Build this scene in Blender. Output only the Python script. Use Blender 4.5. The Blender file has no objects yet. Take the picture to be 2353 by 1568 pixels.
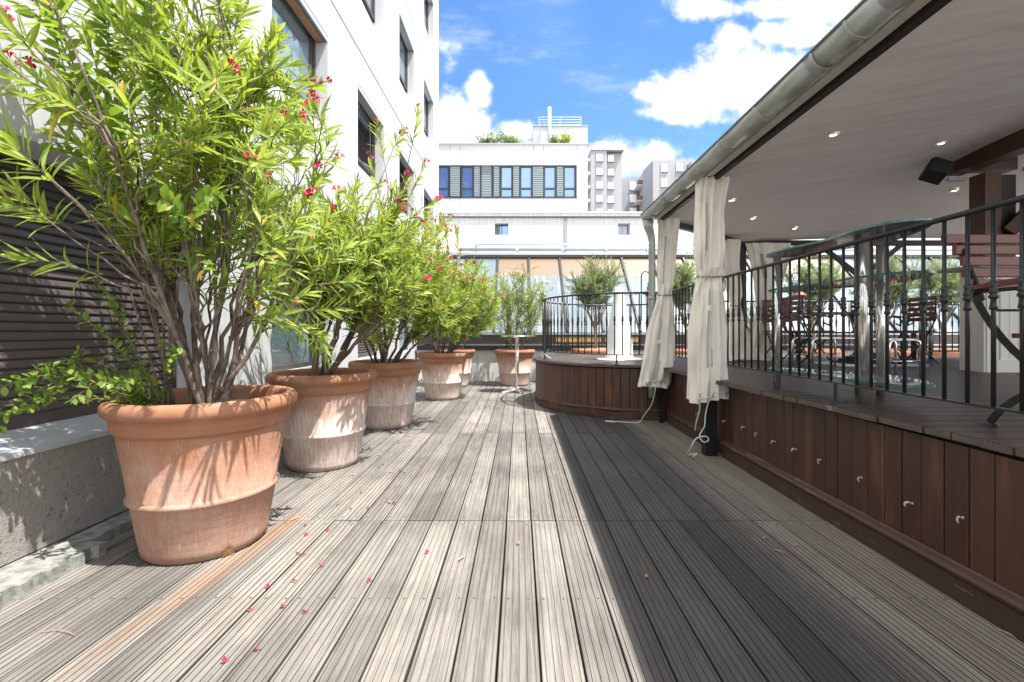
import bpy, math, random
from mathutils import Vector, Matrix
R = math.radians
scene = bpy.context.scene
col = scene.collection
# ------------------------------------------------------------------ camera
EYE = 1.19
cam_d = bpy.data.cameras.new('camera'); cam = bpy.data.objects.new('camera', cam_d); col.objects.link(cam)
cam_d.sensor_width = 36; cam_d.lens = 16.0; cam_d.clip_start = 0.05; cam_d.clip_end = 1500
cam.location = (0, 0, EYE); cam.rotation_euler = (R(90), 0, 0)
cam_d.shift_x = -0.0070; cam_d.shift_y = -0.0093
scene.camera = cam
# ------------------------------------------------------------------ light
SUN = Vector((0.46, -0.25, 1.1)).normalized()
EL = math.asin(SUN.z); AZ = math.atan2(SUN.x, SUN.y)
ld = bpy.data.lights.new('sun', 'SUN'); ld.energy = 4.2; ld.angle = R(0.53); ld.color = (1, 0.965, 0.915)
lo = bpy.data.objects.new('sun', ld); col.objects.link(lo)
lo.rotation_euler = SUN.to_track_quat('Z', 'Y').to_euler()
scene.view_settings.view_transform = 'Standard'; scene.view_settings.look = 'None'
scene.view_settings.exposure = 1.42; scene.view_settings.gamma = 1
scene.render.engine = 'CYCLES'
scene.cycles.max_bounces = 10; scene.cycles.diffuse_bounces = 6; scene.cycles.transparent_max_bounces = 16

def P(dx, dy, Y):
    """a direction in the picture (2353 wide) at depth Y -> world point"""
    return Vector(((dx-1193)/1046*Y, Y, EYE+(762-dy)/1046*Y))

# node helper -------------------------------------------------------
class NT:
    def __init__(s, tree): s.t = tree; s.n = tree.nodes; s.l = tree.links
    def new(s, typ, **kw):
        n = s.n.new(typ)
        for k, v in kw.items(): setattr(n, k, v)
        return n
    def put(s, sock, v):
        if v is None: return
        if isinstance(v, bpy.types.NodeSocket): s.l.new(v, sock)
        else:
            if isinstance(v, tuple) and len(v) == 3 and sock.type == 'RGBA': v = v+(1,)
            sock.default_value = v
    def math(s, op, a, b=None, c=None, clamp=False):
        n = s.new('ShaderNodeMath', operation=op); n.use_clamp = clamp
        s.put(n.inputs[0], a); s.put(n.inputs[1], b); s.put(n.inputs[2], c)
        return n.outputs[0]
    def vm(s, op, a, b=None):
        n = s.new('ShaderNodeVectorMath', operation=op)
        s.put(n.inputs[0], a); s.put(n.inputs[1], b)
        return n.outputs['Value'] if op in ('LENGTH', 'DOT_PRODUCT') else n.outputs[0]
    def mix(s, f, a, b, blend='MIX'):
        n = s.new('ShaderNodeMix', data_type='RGBA', blend_type=blend)
        s.put(n.inputs[0], f); s.put(n.inputs[6], a); s.put(n.inputs[7], b)
        return n.outputs[2]
    def noise(s, vec, scale, detail=3, rough=0.5, dist=0):
        n = s.new('ShaderNodeTexNoise'); s.put(n.inputs['Vector'], vec)
        n.inputs['Scale'].default_value = scale; n.inputs['Detail'].default_value = detail
        n.inputs['Roughness'].default_value = rough; n.inputs['Distortion'].default_value = dist
        return n.outputs['Fac']
    def ramp(s, f, lo, hi):
        n = s.new('ShaderNodeMapRange', interpolation_type='SMOOTHSTEP')
        s.put(n.inputs[0], f); n.inputs[1].default_value = lo; n.inputs[2].default_value = hi
        return n.outputs[0]
    def scale(s, vec, v):
        n = s.new('ShaderNodeMapping'); s.put(n.inputs['Vector'], vec); n.inputs['Scale'].default_value = v
        return n.outputs[0]
    def obj(s): return s.new('ShaderNodeTexCoord').outputs['Object']
    def sep(s, v):
        n = s.new('ShaderNodeSeparateXYZ'); s.put(n.inputs[0], v); return n.outputs
    def comb(s, x, y, z):
        n = s.new('ShaderNodeCombineXYZ'); s.put(n.inputs[0], x); s.put(n.inputs[1], y); s.put(n.inputs[2], z); return n.outputs[0]

# world ---------------------------------------------------------------
w = bpy.data.worlds.new('World'); scene.world = w; w.use_nodes = True
N = NT(w.node_tree); N.n.clear()
sky = N.new('ShaderNodeTexSky', sky_type='NISHITA'); sky.sun_disc = False
sky.sun_elevation = EL; sky.sun_rotation = AZ; sky.air_density = 1.0; sky.dust_density = 0.3; sky.ozone_density = 2.5
hs = N.new('ShaderNodeHueSaturation'); N.l.new(sky.outputs[0], hs.inputs['Color']); hs.inputs['Saturation'].default_value = 1.12; hs.inputs['Value'].default_value = 1.0
tc = N.new('ShaderNodeTexCoord').outputs['Generated']
x_, y_, z_ = N.sep(tc)
ym = N.math('MAXIMUM', N.math('ABSOLUTE', y_), 0.05)
uv = N.comb(N.math('DIVIDE', x_, ym), N.math('DIVIDE', z_, ym), 0.0)
wob = N.noise(uv, 9, 6, 0.62)
wob2 = N.noise(N.vm('ADD', uv, (3.1, 7.7, 1.0)), 26, 5, 0.6)
blobs = [(1040,275,100,80),(1095,215,40,55),(1075,330,110,45),(1185,300,60,28),(1000,270,60,60),
         (1700,190,165,92),(1600,215,130,70),(1500,215,50,30),(1790,170,120,50),(1560,262,95,26),(1850,200,120,80),
         (1620,12,95,38),(1685,85,48,42),(1790,20,140,30),(1840,75,130,38),(1900,20,140,55),
         (1440,368,105,52),(1500,355,65,45),(1390,345,50,22),(1560,395,60,36),(2300,60,300,130),(700,120,330,140),(200,300,300,160)]
den = None
for bx, by, rx, ry in blobs:
    c = ((bx-1193)/1046, (762-by)/1046, 0.0)
    d = N.vm('LENGTH', N.vm('MULTIPLY', N.vm('SUBTRACT', uv, c), (1046/rx, 1046/ry, 0.0)))
    d = N.math('SUBTRACT', 1.0, d)
    den = d if den is None else N.math('MAXIMUM', den, d)
den = N.math('MAXIMUM', den, -1.0)
dn = N.math('ADD', den, N.math('MULTIPLY', N.math('SUBTRACT', wob, 0.5), 1.5))
dn = N.math('ADD', dn, N.math('MULTIPLY', N.math('SUBTRACT', wob2, 0.5), 0.9))
cl = N.math('POWER', N.ramp(dn, -0.15, 0.5), 1.3)
wisp = N.math('MULTIPLY', N.ramp(N.noise(N.scale(uv, (1.0, 2.6, 1.0)), 4.0, 7, 0.65), 0.5, 0.8), 0.35)
cl = N.math('MAXIMUM', cl, N.math('MULTIPLY', wisp, N.ramp(z_, 0.0, 0.2)))
fill_cloud = N.math('MAXIMUM', N.math('SUBTRACT', 1.0, N.ramp(y_, 0.05, 0.35)), N.ramp(z_, 0.62, 0.75))   # unseen extra cloud overhead and behind, added as fill light
cl = N.math('MAXIMUM', cl, N.math('MULTIPLY', fill_cloud, N.ramp(N.noise(tc, 2.4, 6, 0.6), 0.36, 0.52)))
shade = N.math('MULTIPLY_ADD', N.ramp(dn, 0.5, 1.5), -0.20, 1.0)
shade = N.math('MULTIPLY', shade, N.math('MULTIPLY_ADD', wob2, 0.5, 0.75))
cloudc = N.vm('MULTIPLY', N.comb(9.2, 9.2, 9.3), N.comb(shade, shade, shade))
cloudc = N.mix(N.ramp(y_, 0.2, 0.5), cloudc, N.vm('MULTIPLY', N.comb(4.3, 4.4, 4.5), N.comb(shade, shade, shade)))  # cloud out of view kept brighter to lift the shaded parts
skc = N.vm('MULTIPLY', hs.outputs[0], (0.72, 0.86, 1.0))
skc = N.mix(N.math('MULTIPLY', N.ramp(N.noise(uv, 2.2, 3), 0.35, 0.75), 0.16), skc, (2.0, 3.3, 4.8))
outc = N.mix(cl, skc, cloudc)
bg = N.new('ShaderNodeBackground'); N.put(bg.inputs[0], outc); bg.inputs[1].default_value = 0.112
wo = N.new('ShaderNodeOutputWorld'); N.l.new(bg.outputs[0], wo.inputs[0])

# ------------------------------------------------------------------ materials
MATS = {}
def mat(name, base=(0.5,0.5,0.5), rough=0.6, metal=0.0, var=0.0, vscale=6.0, bump=0.0, bscale=40.0, stretch=(1,1,1),
        base2=None, m2scale=3.0, lo=0.4, hi=0.65, stretch2=(1,1,1), spec=0.5, trans=0.0, emit=None, es=0.0, alpha=None, fn=None):
    if name in MATS: return MATS[name]
    m = bpy.data.materials.new(name); m.use_nodes = True
    N = NT(m.node_tree); b = N.n['Principled BSDF']
    o = N.obj(); c = base
    if base2 is not None:
        c = N.mix(N.ramp(N.noise(N.scale(o, stretch2), m2scale, 6, 0.6), lo, hi), base, base2)
    if var > 0:
        f = N.noise(N.scale(o, stretch), vscale, 5, 0.6)
        k = N.math('MULTIPLY_ADD', N.math('SUBTRACT', f, 0.5), var*4, 1.0)
        c = N.mix(1.0, c, N.comb(k, k, k), 'MULTIPLY')
    N.put(b.inputs['Base Color'], c)
    b.inputs['Roughness'].default_value = rough; b.inputs['Metallic'].default_value = metal
    b.inputs['Specular IOR Level'].default_value = spec
    b.inputs['Transmission Weight'].default_value = trans
    if alpha is not None: b.inputs['Alpha'].default_value = alpha
    if emit: b.inputs['Emission Color'].default_value = emit+(1,); b.inputs['Emission Strength'].default_value = es
    if bump > 0:
        bn = N.new('ShaderNodeBump'); bn.inputs['Strength'].default_value = bump; bn.inputs['Distance'].default_value = 0.01
        N.put(bn.inputs['Height'], N.noise(N.scale(o, stretch), bscale, 4, 0.6)); N.l.new(bn.outputs[0], b.inputs['Normal'])
    if fn: fn(N, b, o, c)
    MATS[name] = m; return m

def islfn(N, b, o, c):
    wn = N.new('ShaderNodeNewGeometry').outputs['Random Per Island']
    k = N.math('MULTIPLY_ADD', wn, 0.38, 0.78)
    N.put(b.inputs['Base Color'], N.mix(1.0, c, N.comb(k, k, k), 'MULTIPLY'))
def wood_deck(name, stage=False):
    m = bpy.data.materials.new(name); m.use_nodes = True
    N = NT(m.node_tree); b = N.n['Principled BSDF']; o = N.obj(); x, y, z = N.sep(o)
    if stage:
        cx = N.math('FLOOR', N.math('DIVIDE', y, 0.13)); cy = N.math('FLOOR', N.math('DIVIDE', x, 40.0)); st = (1.2, 14, 14)
    else:
        cx = N.math('FLOOR', N.math('DIVIDE', N.math('ADD', x, 10.0), 0.155)); cy = N.math('FLOOR', N.math('DIVIDE', N.math('SUBTRACT', y, 0.4), 2.47)); st = (13, 0.55, 13)
    wn = N.new('ShaderNodeTexWhiteNoise', noise_dimensions='2D'); N.put(wn.inputs['Vector'], N.comb(cx, cy, 0.0)); r = wn.outputs['Value']
    ov = N.vm('ADD', N.scale(o, st), N.comb(N.math('MULTIPLY', r, 31.0), N.math('MULTIPLY', r, 17.0), 0.0))
    g1 = N.noise(ov, 3.2, 8, 0.72, 0.6); g2 = N.noise(ov, 14.0, 6, 0.7); pat = N.noise(o, 1.1, 5, 0.6)
    if stage: A, B, D_ = (0.085,0.058,0.050), (0.035,0.022,0.019), (0.16,0.125,0.11)
    else: A, B, D_ = (0.206,0.190,0.169), (0.122,0.109,0.095), (0.255,0.238,0.212)
    c = N.mix(N.ramp(g1, 0.33, 0.62), B, A)
    c = N.mix(N.math('MULTIPLY', N.ramp(g2, 0.50, 0.72), 0.7), c, D_)
    k = N.math('MULTIPLY_ADD', r, 0.55, 0.72); c = N.mix(1.0, c, N.comb(k, k, k), 'MULTIPLY')
    k = N.math('MULTIPLY_ADD', N.ramp(pat, 0.35, 0.65), 0.35, 0.80); c = N.mix(1.0, c, N.comb(k, N.math('MULTIPLY', k, 0.995), k), 'MULTIPLY')
    if not stage:
        ms = N.noise(N.vm('MULTIPLY', o, (1.0, 0.8, 1.0)), 7, 5, 0.7)
        zone = N.math('MULTIPLY', N.ramp(x, 0.9, 1.7), N.ramp(y, 3.5, 5.8))          # damp green algae by the platform
        c = N.mix(N.math('MULTIPLY', N.math('MULTIPLY', zone, N.ramp(ms, 0.35, 0.6)), 0.55), c, (0.115,0.12,0.04))
        # roof shade deepened in the middle boards' colour; paler boards against the platform
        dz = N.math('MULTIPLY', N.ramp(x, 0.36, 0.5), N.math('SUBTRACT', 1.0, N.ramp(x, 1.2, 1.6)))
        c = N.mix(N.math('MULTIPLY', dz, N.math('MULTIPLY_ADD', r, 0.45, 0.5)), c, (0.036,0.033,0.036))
        crk = N.ramp(N.noise(N.vm('ADD', N.scale(o, (55, 0.9, 30)), N.comb(N.math('MULTIPLY', r, 50.0), 0.0, 0.0)), 2.4, 5, 0.7, 0.8), 0.60, 0.68)
        c = N.mix(N.math('MULTIPLY', crk, 0.45), c, (0.05,0.044,0.04))
        sp_ = N.ramp(N.noise(o, 3.2, 6, 0.75), 0.56, 0.72)
        c = N.mix(N.math('MULTIPLY', sp_, 0.38), c, (0.11,0.10,0.092))
        c = N.mix(N.math('MULTIPLY', N.ramp(x, 1.25, 1.75), 0.5), c, (0.33,0.275,0.23))
        # orange run-off stain in front of the first pot
        xs = N.math('ABSOLUTE', N.math('ADD', N.math('ADD', x, N.math('MULTIPLY', y, -0.11)), N.math('MULTIPLY_ADD', N.noise(N.scale(o, (14,1,1)), 3, 4), 0.10, 1.69)))
        yy = N.math('MULTIPLY', N.ramp(y, 1.1, 2.5), N.math('SUBTRACT', 1.0, N.ramp(y, 2.9, 3.1)))
        wd = N.math('MULTIPLY_ADD', yy, 0.085, 0.03)
        f = N.math('MULTIPLY', N.math('SUBTRACT', 1.0, N.ramp(N.math('DIVIDE', xs, wd), 0.1, 1.0)), yy)
        c = N.mix(N.math('MULTIPLY', N.math('MULTIPLY', f, 0.75), N.math('MULTIPLY_ADD', g2, 1.3, 0.15), clamp=True), c, (0.30,0.17,0.095))
        xs2 = N.math('ABSOLUTE', N.math('ADD', x, 1.34))
        f2 = N.math('MULTIPLY', N.math('SUBTRACT', 1.0, N.ramp(xs2, 0.01, 0.06)), yy)
        c = N.mix(N.math('MULTIPLY', f2, 0.5), c, (0.27,0.26,0.24))
    N.put(b.inputs['Base Color'], c)
    N.put(b.inputs['Roughness'], N.math('MULTIPLY_ADD', g1, 0.35, 0.16 if stage else 0.55))
    b.inputs['Specular IOR Level'].default_value = 0.8 if stage else 0.3
    bn = N.new('ShaderNodeBump'); bn.inputs['Strength'].default_value = 0.7; bn.inputs['Distance'].default_value = 0.003
    N.put(bn.inputs['Height'], N.math('ADD', g1, N.math('MULTIPLY', g2, 0.5))); N.l.new(bn.outputs[0], b.inputs['Normal'])
    return m
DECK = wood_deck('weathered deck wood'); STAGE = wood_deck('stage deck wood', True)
GROOVE = mat('groove dirt', (0.050,0.044,0.036), 0.95, base2=(0.03,0.036,0.014), m2scale=1.3, lo=.5, hi=.7)
SGROOVE = mat('stage groove dirt', (0.03,0.02,0.016), 0.9)
SCREW = mat('screw steel', (0.07,0.06,0.055), 0.5, 0.4)
BACK = mat('dark backing', (0.012,0.01,0.009), 0.9)
CONC = mat('exposed aggregate concrete', (0.23,0.215,0.195), 0.9, var=0.10, vscale=18, bump=0.6, bscale=60, base2=(0.12,0.11,0.10), m2scale=34, lo=0.57, hi=0.66)
CONCTOP = mat('smooth sill concrete', (0.36,0.38,0.40), 0.8, var=0.06, vscale=7, bump=0.2)
CONC2 = mat('mossy concrete', (0.25,0.25,0.23), 0.9, var=0.12, vscale=12, bump=0.4, bscale=50, base2=(0.13,0.14,0.115), m2scale=16)
def facfn(N, b, o, c):
    s = N.noise(N.scale(o, (3, 3, 0.18)), 5, 5, 0.6)
    k = N.math('MULTIPLY_ADD', N.ramp(s, 0.3, 0.7), 0.16, 0.84)
    N.put(b.inputs['Base Color'], N.mix(1.0, c, N.comb(k, k, k), 'MULTIPLY'))
FAC = mat('pale precast concrete', (0.47,0.475,0.49), 0.85, var=0.035, vscale=30, bump=0.15, bscale=70, fn=facfn)
WHITE = mat('white render', (0.66,0.66,0.655), 0.85, var=0.012, vscale=0.6, stretch=(1,1,0.4), fn=facfn)
WHITE2 = mat('white cladding', (0.52,0.52,0.53), 0.6, var=0.012, vscale=1.0, stretch=(0.2,1,6))
GREYTOP = mat('parapet capping metal', (0.33,0.34,0.36), 0.5, 0.3)
LGREY = mat('light grey render', (0.31,0.31,0.32), 0.85, var=0.03)
MGREY = mat('mid grey render', (0.27,0.275,0.295), 0.85, var=0.03)
JOINT = mat('joint sealant', (0.10,0.10,0.10), 0.8)
JOINT2 = mat('pale joint', (0.27,0.27,0.28), 0.8)
SHUT = mat('brown shutter slat', (0.080,0.065,0.062), 0.42, 0.0, var=0.05, vscale=3)
FRAMEB = mat('bronze window frame', (0.085,0.065,0.065), 0.4, 0.4)
FRAMEG = mat('anthracite window frame', (0.05,0.055,0.075), 0.4, 0.3)
LOUV = mat('pale louvre slat', (0.22,0.27,0.28), 0.4)
WINGL = mat('facade window glass', (0.30,0.42,0.48), 0.03, 0.75, spec=0.8)
WINBL = mat('office window glass', (0.20,0.30,0.62), 0.04, 0.8, spec=0.8)
BLIND = mat('white roller blind', (0.80,0.81,0.84), 0.6)
def terrafn(N, b, o, c):
    x, y, z = N.sep(o)
    st = N.noise(N.scale(o, (26, 26, 0.8)), 2.0, 6, 0.7)
    pt = N.noise(o, 3.0, 5, 0.6)
    lime = N.math('MULTIPLY', N.ramp(N.math('ADD', N.math('MULTIPLY', N.math('SUBTRACT', 0.62, z), 1.1), N.math('MULTIPLY', pt, 0.7)), 0.26, 0.66), N.math('MULTIPLY_ADD', N.ramp(st, 0.35, 0.65), 0.5, 0.45))
    lime = N.math('MULTIPLY', lime, N.math('SUBTRACT', 1.0, N.ramp(z, 0.60, 0.72)))
    at = N.new('ShaderNodeObjectInfo').outputs['Color']
    ar = N.sep(at)
    cc = N.mix(N.math('MULTIPLY', lime, ar[0], clamp=True), c, (0.64,0.55,0.50))
    strk = N.math('MULTIPLY', N.ramp(N.noise(N.scale(o, (60, 60, 1.2)), 1.6, 4, 0.6), 0.55, 0.75), N.math('SUBTRACT', 1.0, N.ramp(z, 0.62, 0.70)))
    cc = N.mix(N.math('MULTIPLY', strk, 0.6), cc, (0.56,0.40,0.31))
    low = N.math('SUBTRACT', 1.0, N.ramp(z, 0.01, 0.07))
    cc = N.mix(N.math('MULTIPLY', N.math('MULTIPLY', low, pt), 0.9), cc, (0.13,0.09,0.055))
    N.put(b.inputs['Base Color'], cc)
TERRA = mat('terracotta', (0.285,0.122,0.062), 0.85, var=0.12, vscale=3, bump=0.22, bscale=9, stretch=(1,1,5), base2=(0.34,0.20,0.135), m2scale=4, lo=0.4, hi=0.75, fn=terrafn)
TERRA2 = mat('plain terracotta', (0.42,0.18,0.10), 0.85, var=0.07, vscale=5, bump=0.2)
SOIL = mat('potting soil', (0.055,0.04,0.028), 0.95, bump=0.8, bscale=60, var=0.2)
BARK = mat('grey brown bark', (0.20,0.15,0.12), 0.9, var=0.12, vscale=30, bump=0.6, bscale=60, base2=(0.07,0.05,0.04), m2scale=9)
BARKO = mat('olive bark', (0.24,0.20,0.16), 0.9, var=0.12, vscale=12, bump=0.8, bscale=30, stretch=(1,1,0.3))
DRYL = mat('dry leaf', (0.42,0.24,0.09), 0.7, var=0.1)
def leafmat(name, c1, c2, t, under=None):
    m = bpy.data.materials.new(name); m.use_nodes = True
    N = NT(m.node_tree); b = N.n['Principled BSDF']; o = N.obj()
    wn = N.new('ShaderNodeNewGeometry').outputs['Random Per Island']
    f = N.math('ADD', N.math('MULTIPLY', wn, 0.6), N.math('MULTIPLY', N.noise(o, 2.5, 3), 0.5))
    c = N.mix(N.ramp(f, 0.15, 0.85), c1, c2)
    c = N.mix(N.math('GREATER_THAN', wn, 0.975), c, (0.42,0.30,0.06))
    N.put(b.inputs['Base Color'], c); b.inputs['Roughness'].default_value = 0.42; b.inputs['Specular IOR Level'].default_value = 0.35
    tr = N.new('ShaderNodeBsdfTranslucent'); N.put(tr.inputs[0], N.mix(0.75, c, t))
    mx = N.new('ShaderNodeMixShader'); mx.inputs[0].default_value = 0.42
    out = N.n['Material Output']; N.l.new(b.outputs[0], mx.inputs[1]); N.l.new(tr.outputs[0], mx.inputs[2]); N.l.new(mx.outputs[0], out.inputs[0])
    return m
LEAF = leafmat('oleander leaf', (0.11,0.20,0.035), (0.34,0.42,0.085), (0.52,0.62,0.06))
LEAF2 = leafmat('oval leaf', (0.07,0.15,0.02), (0.20,0.30,0.04), (0.32,0.46,0.04))
LEAFO = leafmat('olive leaf', (0.13,0.19,0.07), (0.27,0.33,0.14), (0.30,0.42,0.13))
LEAFP = leafmat('young oleander leaf', (0.13,0.20,0.06), (0.32,0.38,0.12), (0.42,0.52,0.12))
FLOW = mat('crimson petal', (0.52,0.010,0.055), 0.5, var=0.05)
FLOWP = mat('pale pink petal', (0.80,0.48,0.46), 0.5, var=0.05)
WOODR = mat('dark red brown cladding', (0.078,0.034,0.022), 0.45, var=0.16, vscale=2.2, stretch=(9,9,0.6), bump=0.25, bscale=18, base2=(0.14,0.060,0.032), m2scale=2.0, lo=0.5, hi=0.72, stretch2=(5,5,0.8), fn=islfn)
SKIRT = mat('worn skirting', (0.07,0.038,0.028), 0.5, var=0.1, vscale=5, bump=0.3, base2=(0.26,0.17,0.13), m2scale=9, lo=0.60, hi=0.70, stretch2=(2,0.5,3))
MOULD = mat('worn moulding', (0.085,0.042,0.031), 0.5, var=0.1, vscale=6, base2=(0.24,0.16,0.13), m2scale=8, lo=0.58, hi=0.70, stretch2=(2,0.5,2))
EDGE = mat('board edge', (0.11,0.08,0.065), 0.6, var=0.14, vscale=6, bump=0.4, base2=(0.30,0.22,0.17), m2scale=7, lo=0.62, hi=0.75)
IRON = mat('black wrought iron', (0.028,0.029,0.029), 0.32, 0.25, var=0.1, vscale=20)
BLACKP = mat('black painted steel', (0.015,0.015,0.017), 0.4, 0.1)
ZINC = mat('weathered zinc', (0.44,0.45,0.42), 0.42, 0.55, var=0.09, vscale=7, stretch=(1,0.6,1), base2=(0.34,0.37,0.32), m2scale=4, bump=0.08, bscale=8)
ZINCD = mat('dark zinc bead', (0.14,0.145,0.15), 0.5, 0.5)
CREAM = mat('cream strip', (0.62,0.60,0.52), 0.6, var=0.05)
def ceilfn(N, b, o, c):
    n = N.noise(N.scale(o, (0.5, 1.6, 1)), 1.3, 3, 0.5)
    bn = N.new('ShaderNodeBump'); bn.inputs['Strength'].default_value = 0.55; bn.inputs['Distance'].default_value = 0.09
    N.put(bn.inputs['Height'], n); N.l.new(bn.outputs[0], b.inputs['Normal'])
CEIL = mat('stretched ceiling cloth', (0.84,0.79,0.77), 0.8, fn=ceilfn)
BEAM = mat('brown stained timber', (0.085,0.034,0.018), 0.5, var=0.14, vscale=2.5, stretch=(6,6,1.0), bump=0.15)
BEAMD = mat('very dark timber', (0.022,0.014,0.012), 0.55)
SLATW = mat('mahogany slat', (0.17,0.050,0.030), 0.35, var=0.14, vscale=5, stretch=(1,8,8), bump=0.1)
CHROME = mat('chrome', (0.92,0.89,0.84), 0.14, 0.88)
ALU = mat('polished aluminium', (0.80,0.80,0.80), 0.2, 1.0)
def clear(name, tint, rough, fac, edge=(1,1,1)):
    m = bpy.data.materials.new(name); m.use_nodes = True
    N = NT(m.node_tree); N.n.clear()
    t = N.new('ShaderNodeBsdfTransparent'); t.inputs[0].default_value = tint+(1,)
    g = N.new('ShaderNodeBsdfPrincipled'); g.inputs['Base Color'].default_value = edge+(1,); g.inputs['Roughness'].default_value = rough
    fr = N.new('ShaderNodeFresnel'); fr.inputs[0].default_value = 1.45
    mx = N.new('ShaderNodeMixShader'); N.put(mx.inputs[0], N.math('ADD', N.math('MULTIPLY', fr.outputs[0], 0.8), fac, clamp=True))
    N.l.new(t.outputs[0], mx.inputs[1]); N.l.new(g.outputs[0], mx.inputs[2])
    out = N.new('ShaderNodeOutputMaterial'); N.l.new(mx.outputs[0], out.inputs[0]); MATS[name] = m
    return m
GLASS = clear('table glass', (0.90,0.95,0.94), 0.03, 0.05, (0.5,0.55,0.56))
GLEDGE = mat('glass edge', (0.045,0.16,0.145), 0.15, spec=0.8)
PVC = clear('clear curtain plastic', (0.95,0.94,0.88), 0.25, 0.42, (0.85,0.82,0.72))
CANVAS = mat('cream curtain canvas', (0.88,0.83,0.73), 0.75, var=0.05, vscale=3, bump=0.15, bscale=12, base2=(0.66,0.59,0.48), m2scale=2.5, lo=0.58, hi=0.8)
ROPE = mat('white cord', (0.70,0.69,0.64), 0.7)
PLAST = mat('white moulded plastic', (0.82,0.82,0.80), 0.35)
PANEL = mat('cream tongue and groove', (0.70,0.68,0.62), 0.5, var=0.02)
COUNTER = mat('grey counter top', (0.30,0.29,0.28), 0.4)
SPK = mat('speaker black', (0.012,0.012,0.013), 0.5)
LAMPM = mat('lamp lens', (1,0.9,0.7), 0.3, emit=(1,0.80,0.50), es=3.0)
COPPER = mat('aged copper', (0.36,0.15,0.09), 0.45, 0.5, var=0.15, vscale=20)
PIPE = mat('galvanised pipe', (0.42,0.45,0.47), 0.4, 0.6, var=0.06)
BRNP = mat('brown flashing', (0.115,0.095,0.09), 0.5, 0.2, var=0.1, vscale=4)
YEL = mat('ochre board', (0.42,0.25,0.09), 0.7, var=0.12, vscale=3)
def glzfn(N, b, o, c):
    d = N.noise(N.scale(o, (1, 1, 1)), 26, 5, 0.75)
    s = N.noise(N.scale(o, (2.4, 0.25, 0.25)), 2.0, 5, 0.6)
    cc = N.mix(N.ramp(d, 0.54, 0.64), c, (0.24,0.26,0.27))
    cc = N.mix(N.ramp(s, 0.48, 0.70), cc, (0.29,0.30,0.31))
    N.put(b.inputs['Base Color'], cc)
GLZ = mat('dusty roof glass', (0.11,0.145,0.165), 0.22, spec=0.8, var=0.05, fn=glzfn)
def tanfn(N, b, o, c):
    d = N.noise(o, 22, 5, 0.7)
    N.put(b.inputs['Base Color'], N.mix(N.ramp(d, 0.60, 0.68), c, (0.25,0.22,0.18)))
TAN = mat('tan blind behind glass', (0.17,0.115,0.070), 0.35, spec=0.7, var=0.03, fn=tanfn)
RED = mat('red paint', (0.5,0.06,0.05), 0.5)
ROOFT = mat('roof tile', (0.18,0.09,0.06), 0.8, var=0.1)
CITY = mat('city ground', (0.22,0.21,0.20), 0.9, var=0.1, vscale=0.2)
HOOK = mat('zinc hook', (0.62,0.64,0.62), 0.6, 0.2)

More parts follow.
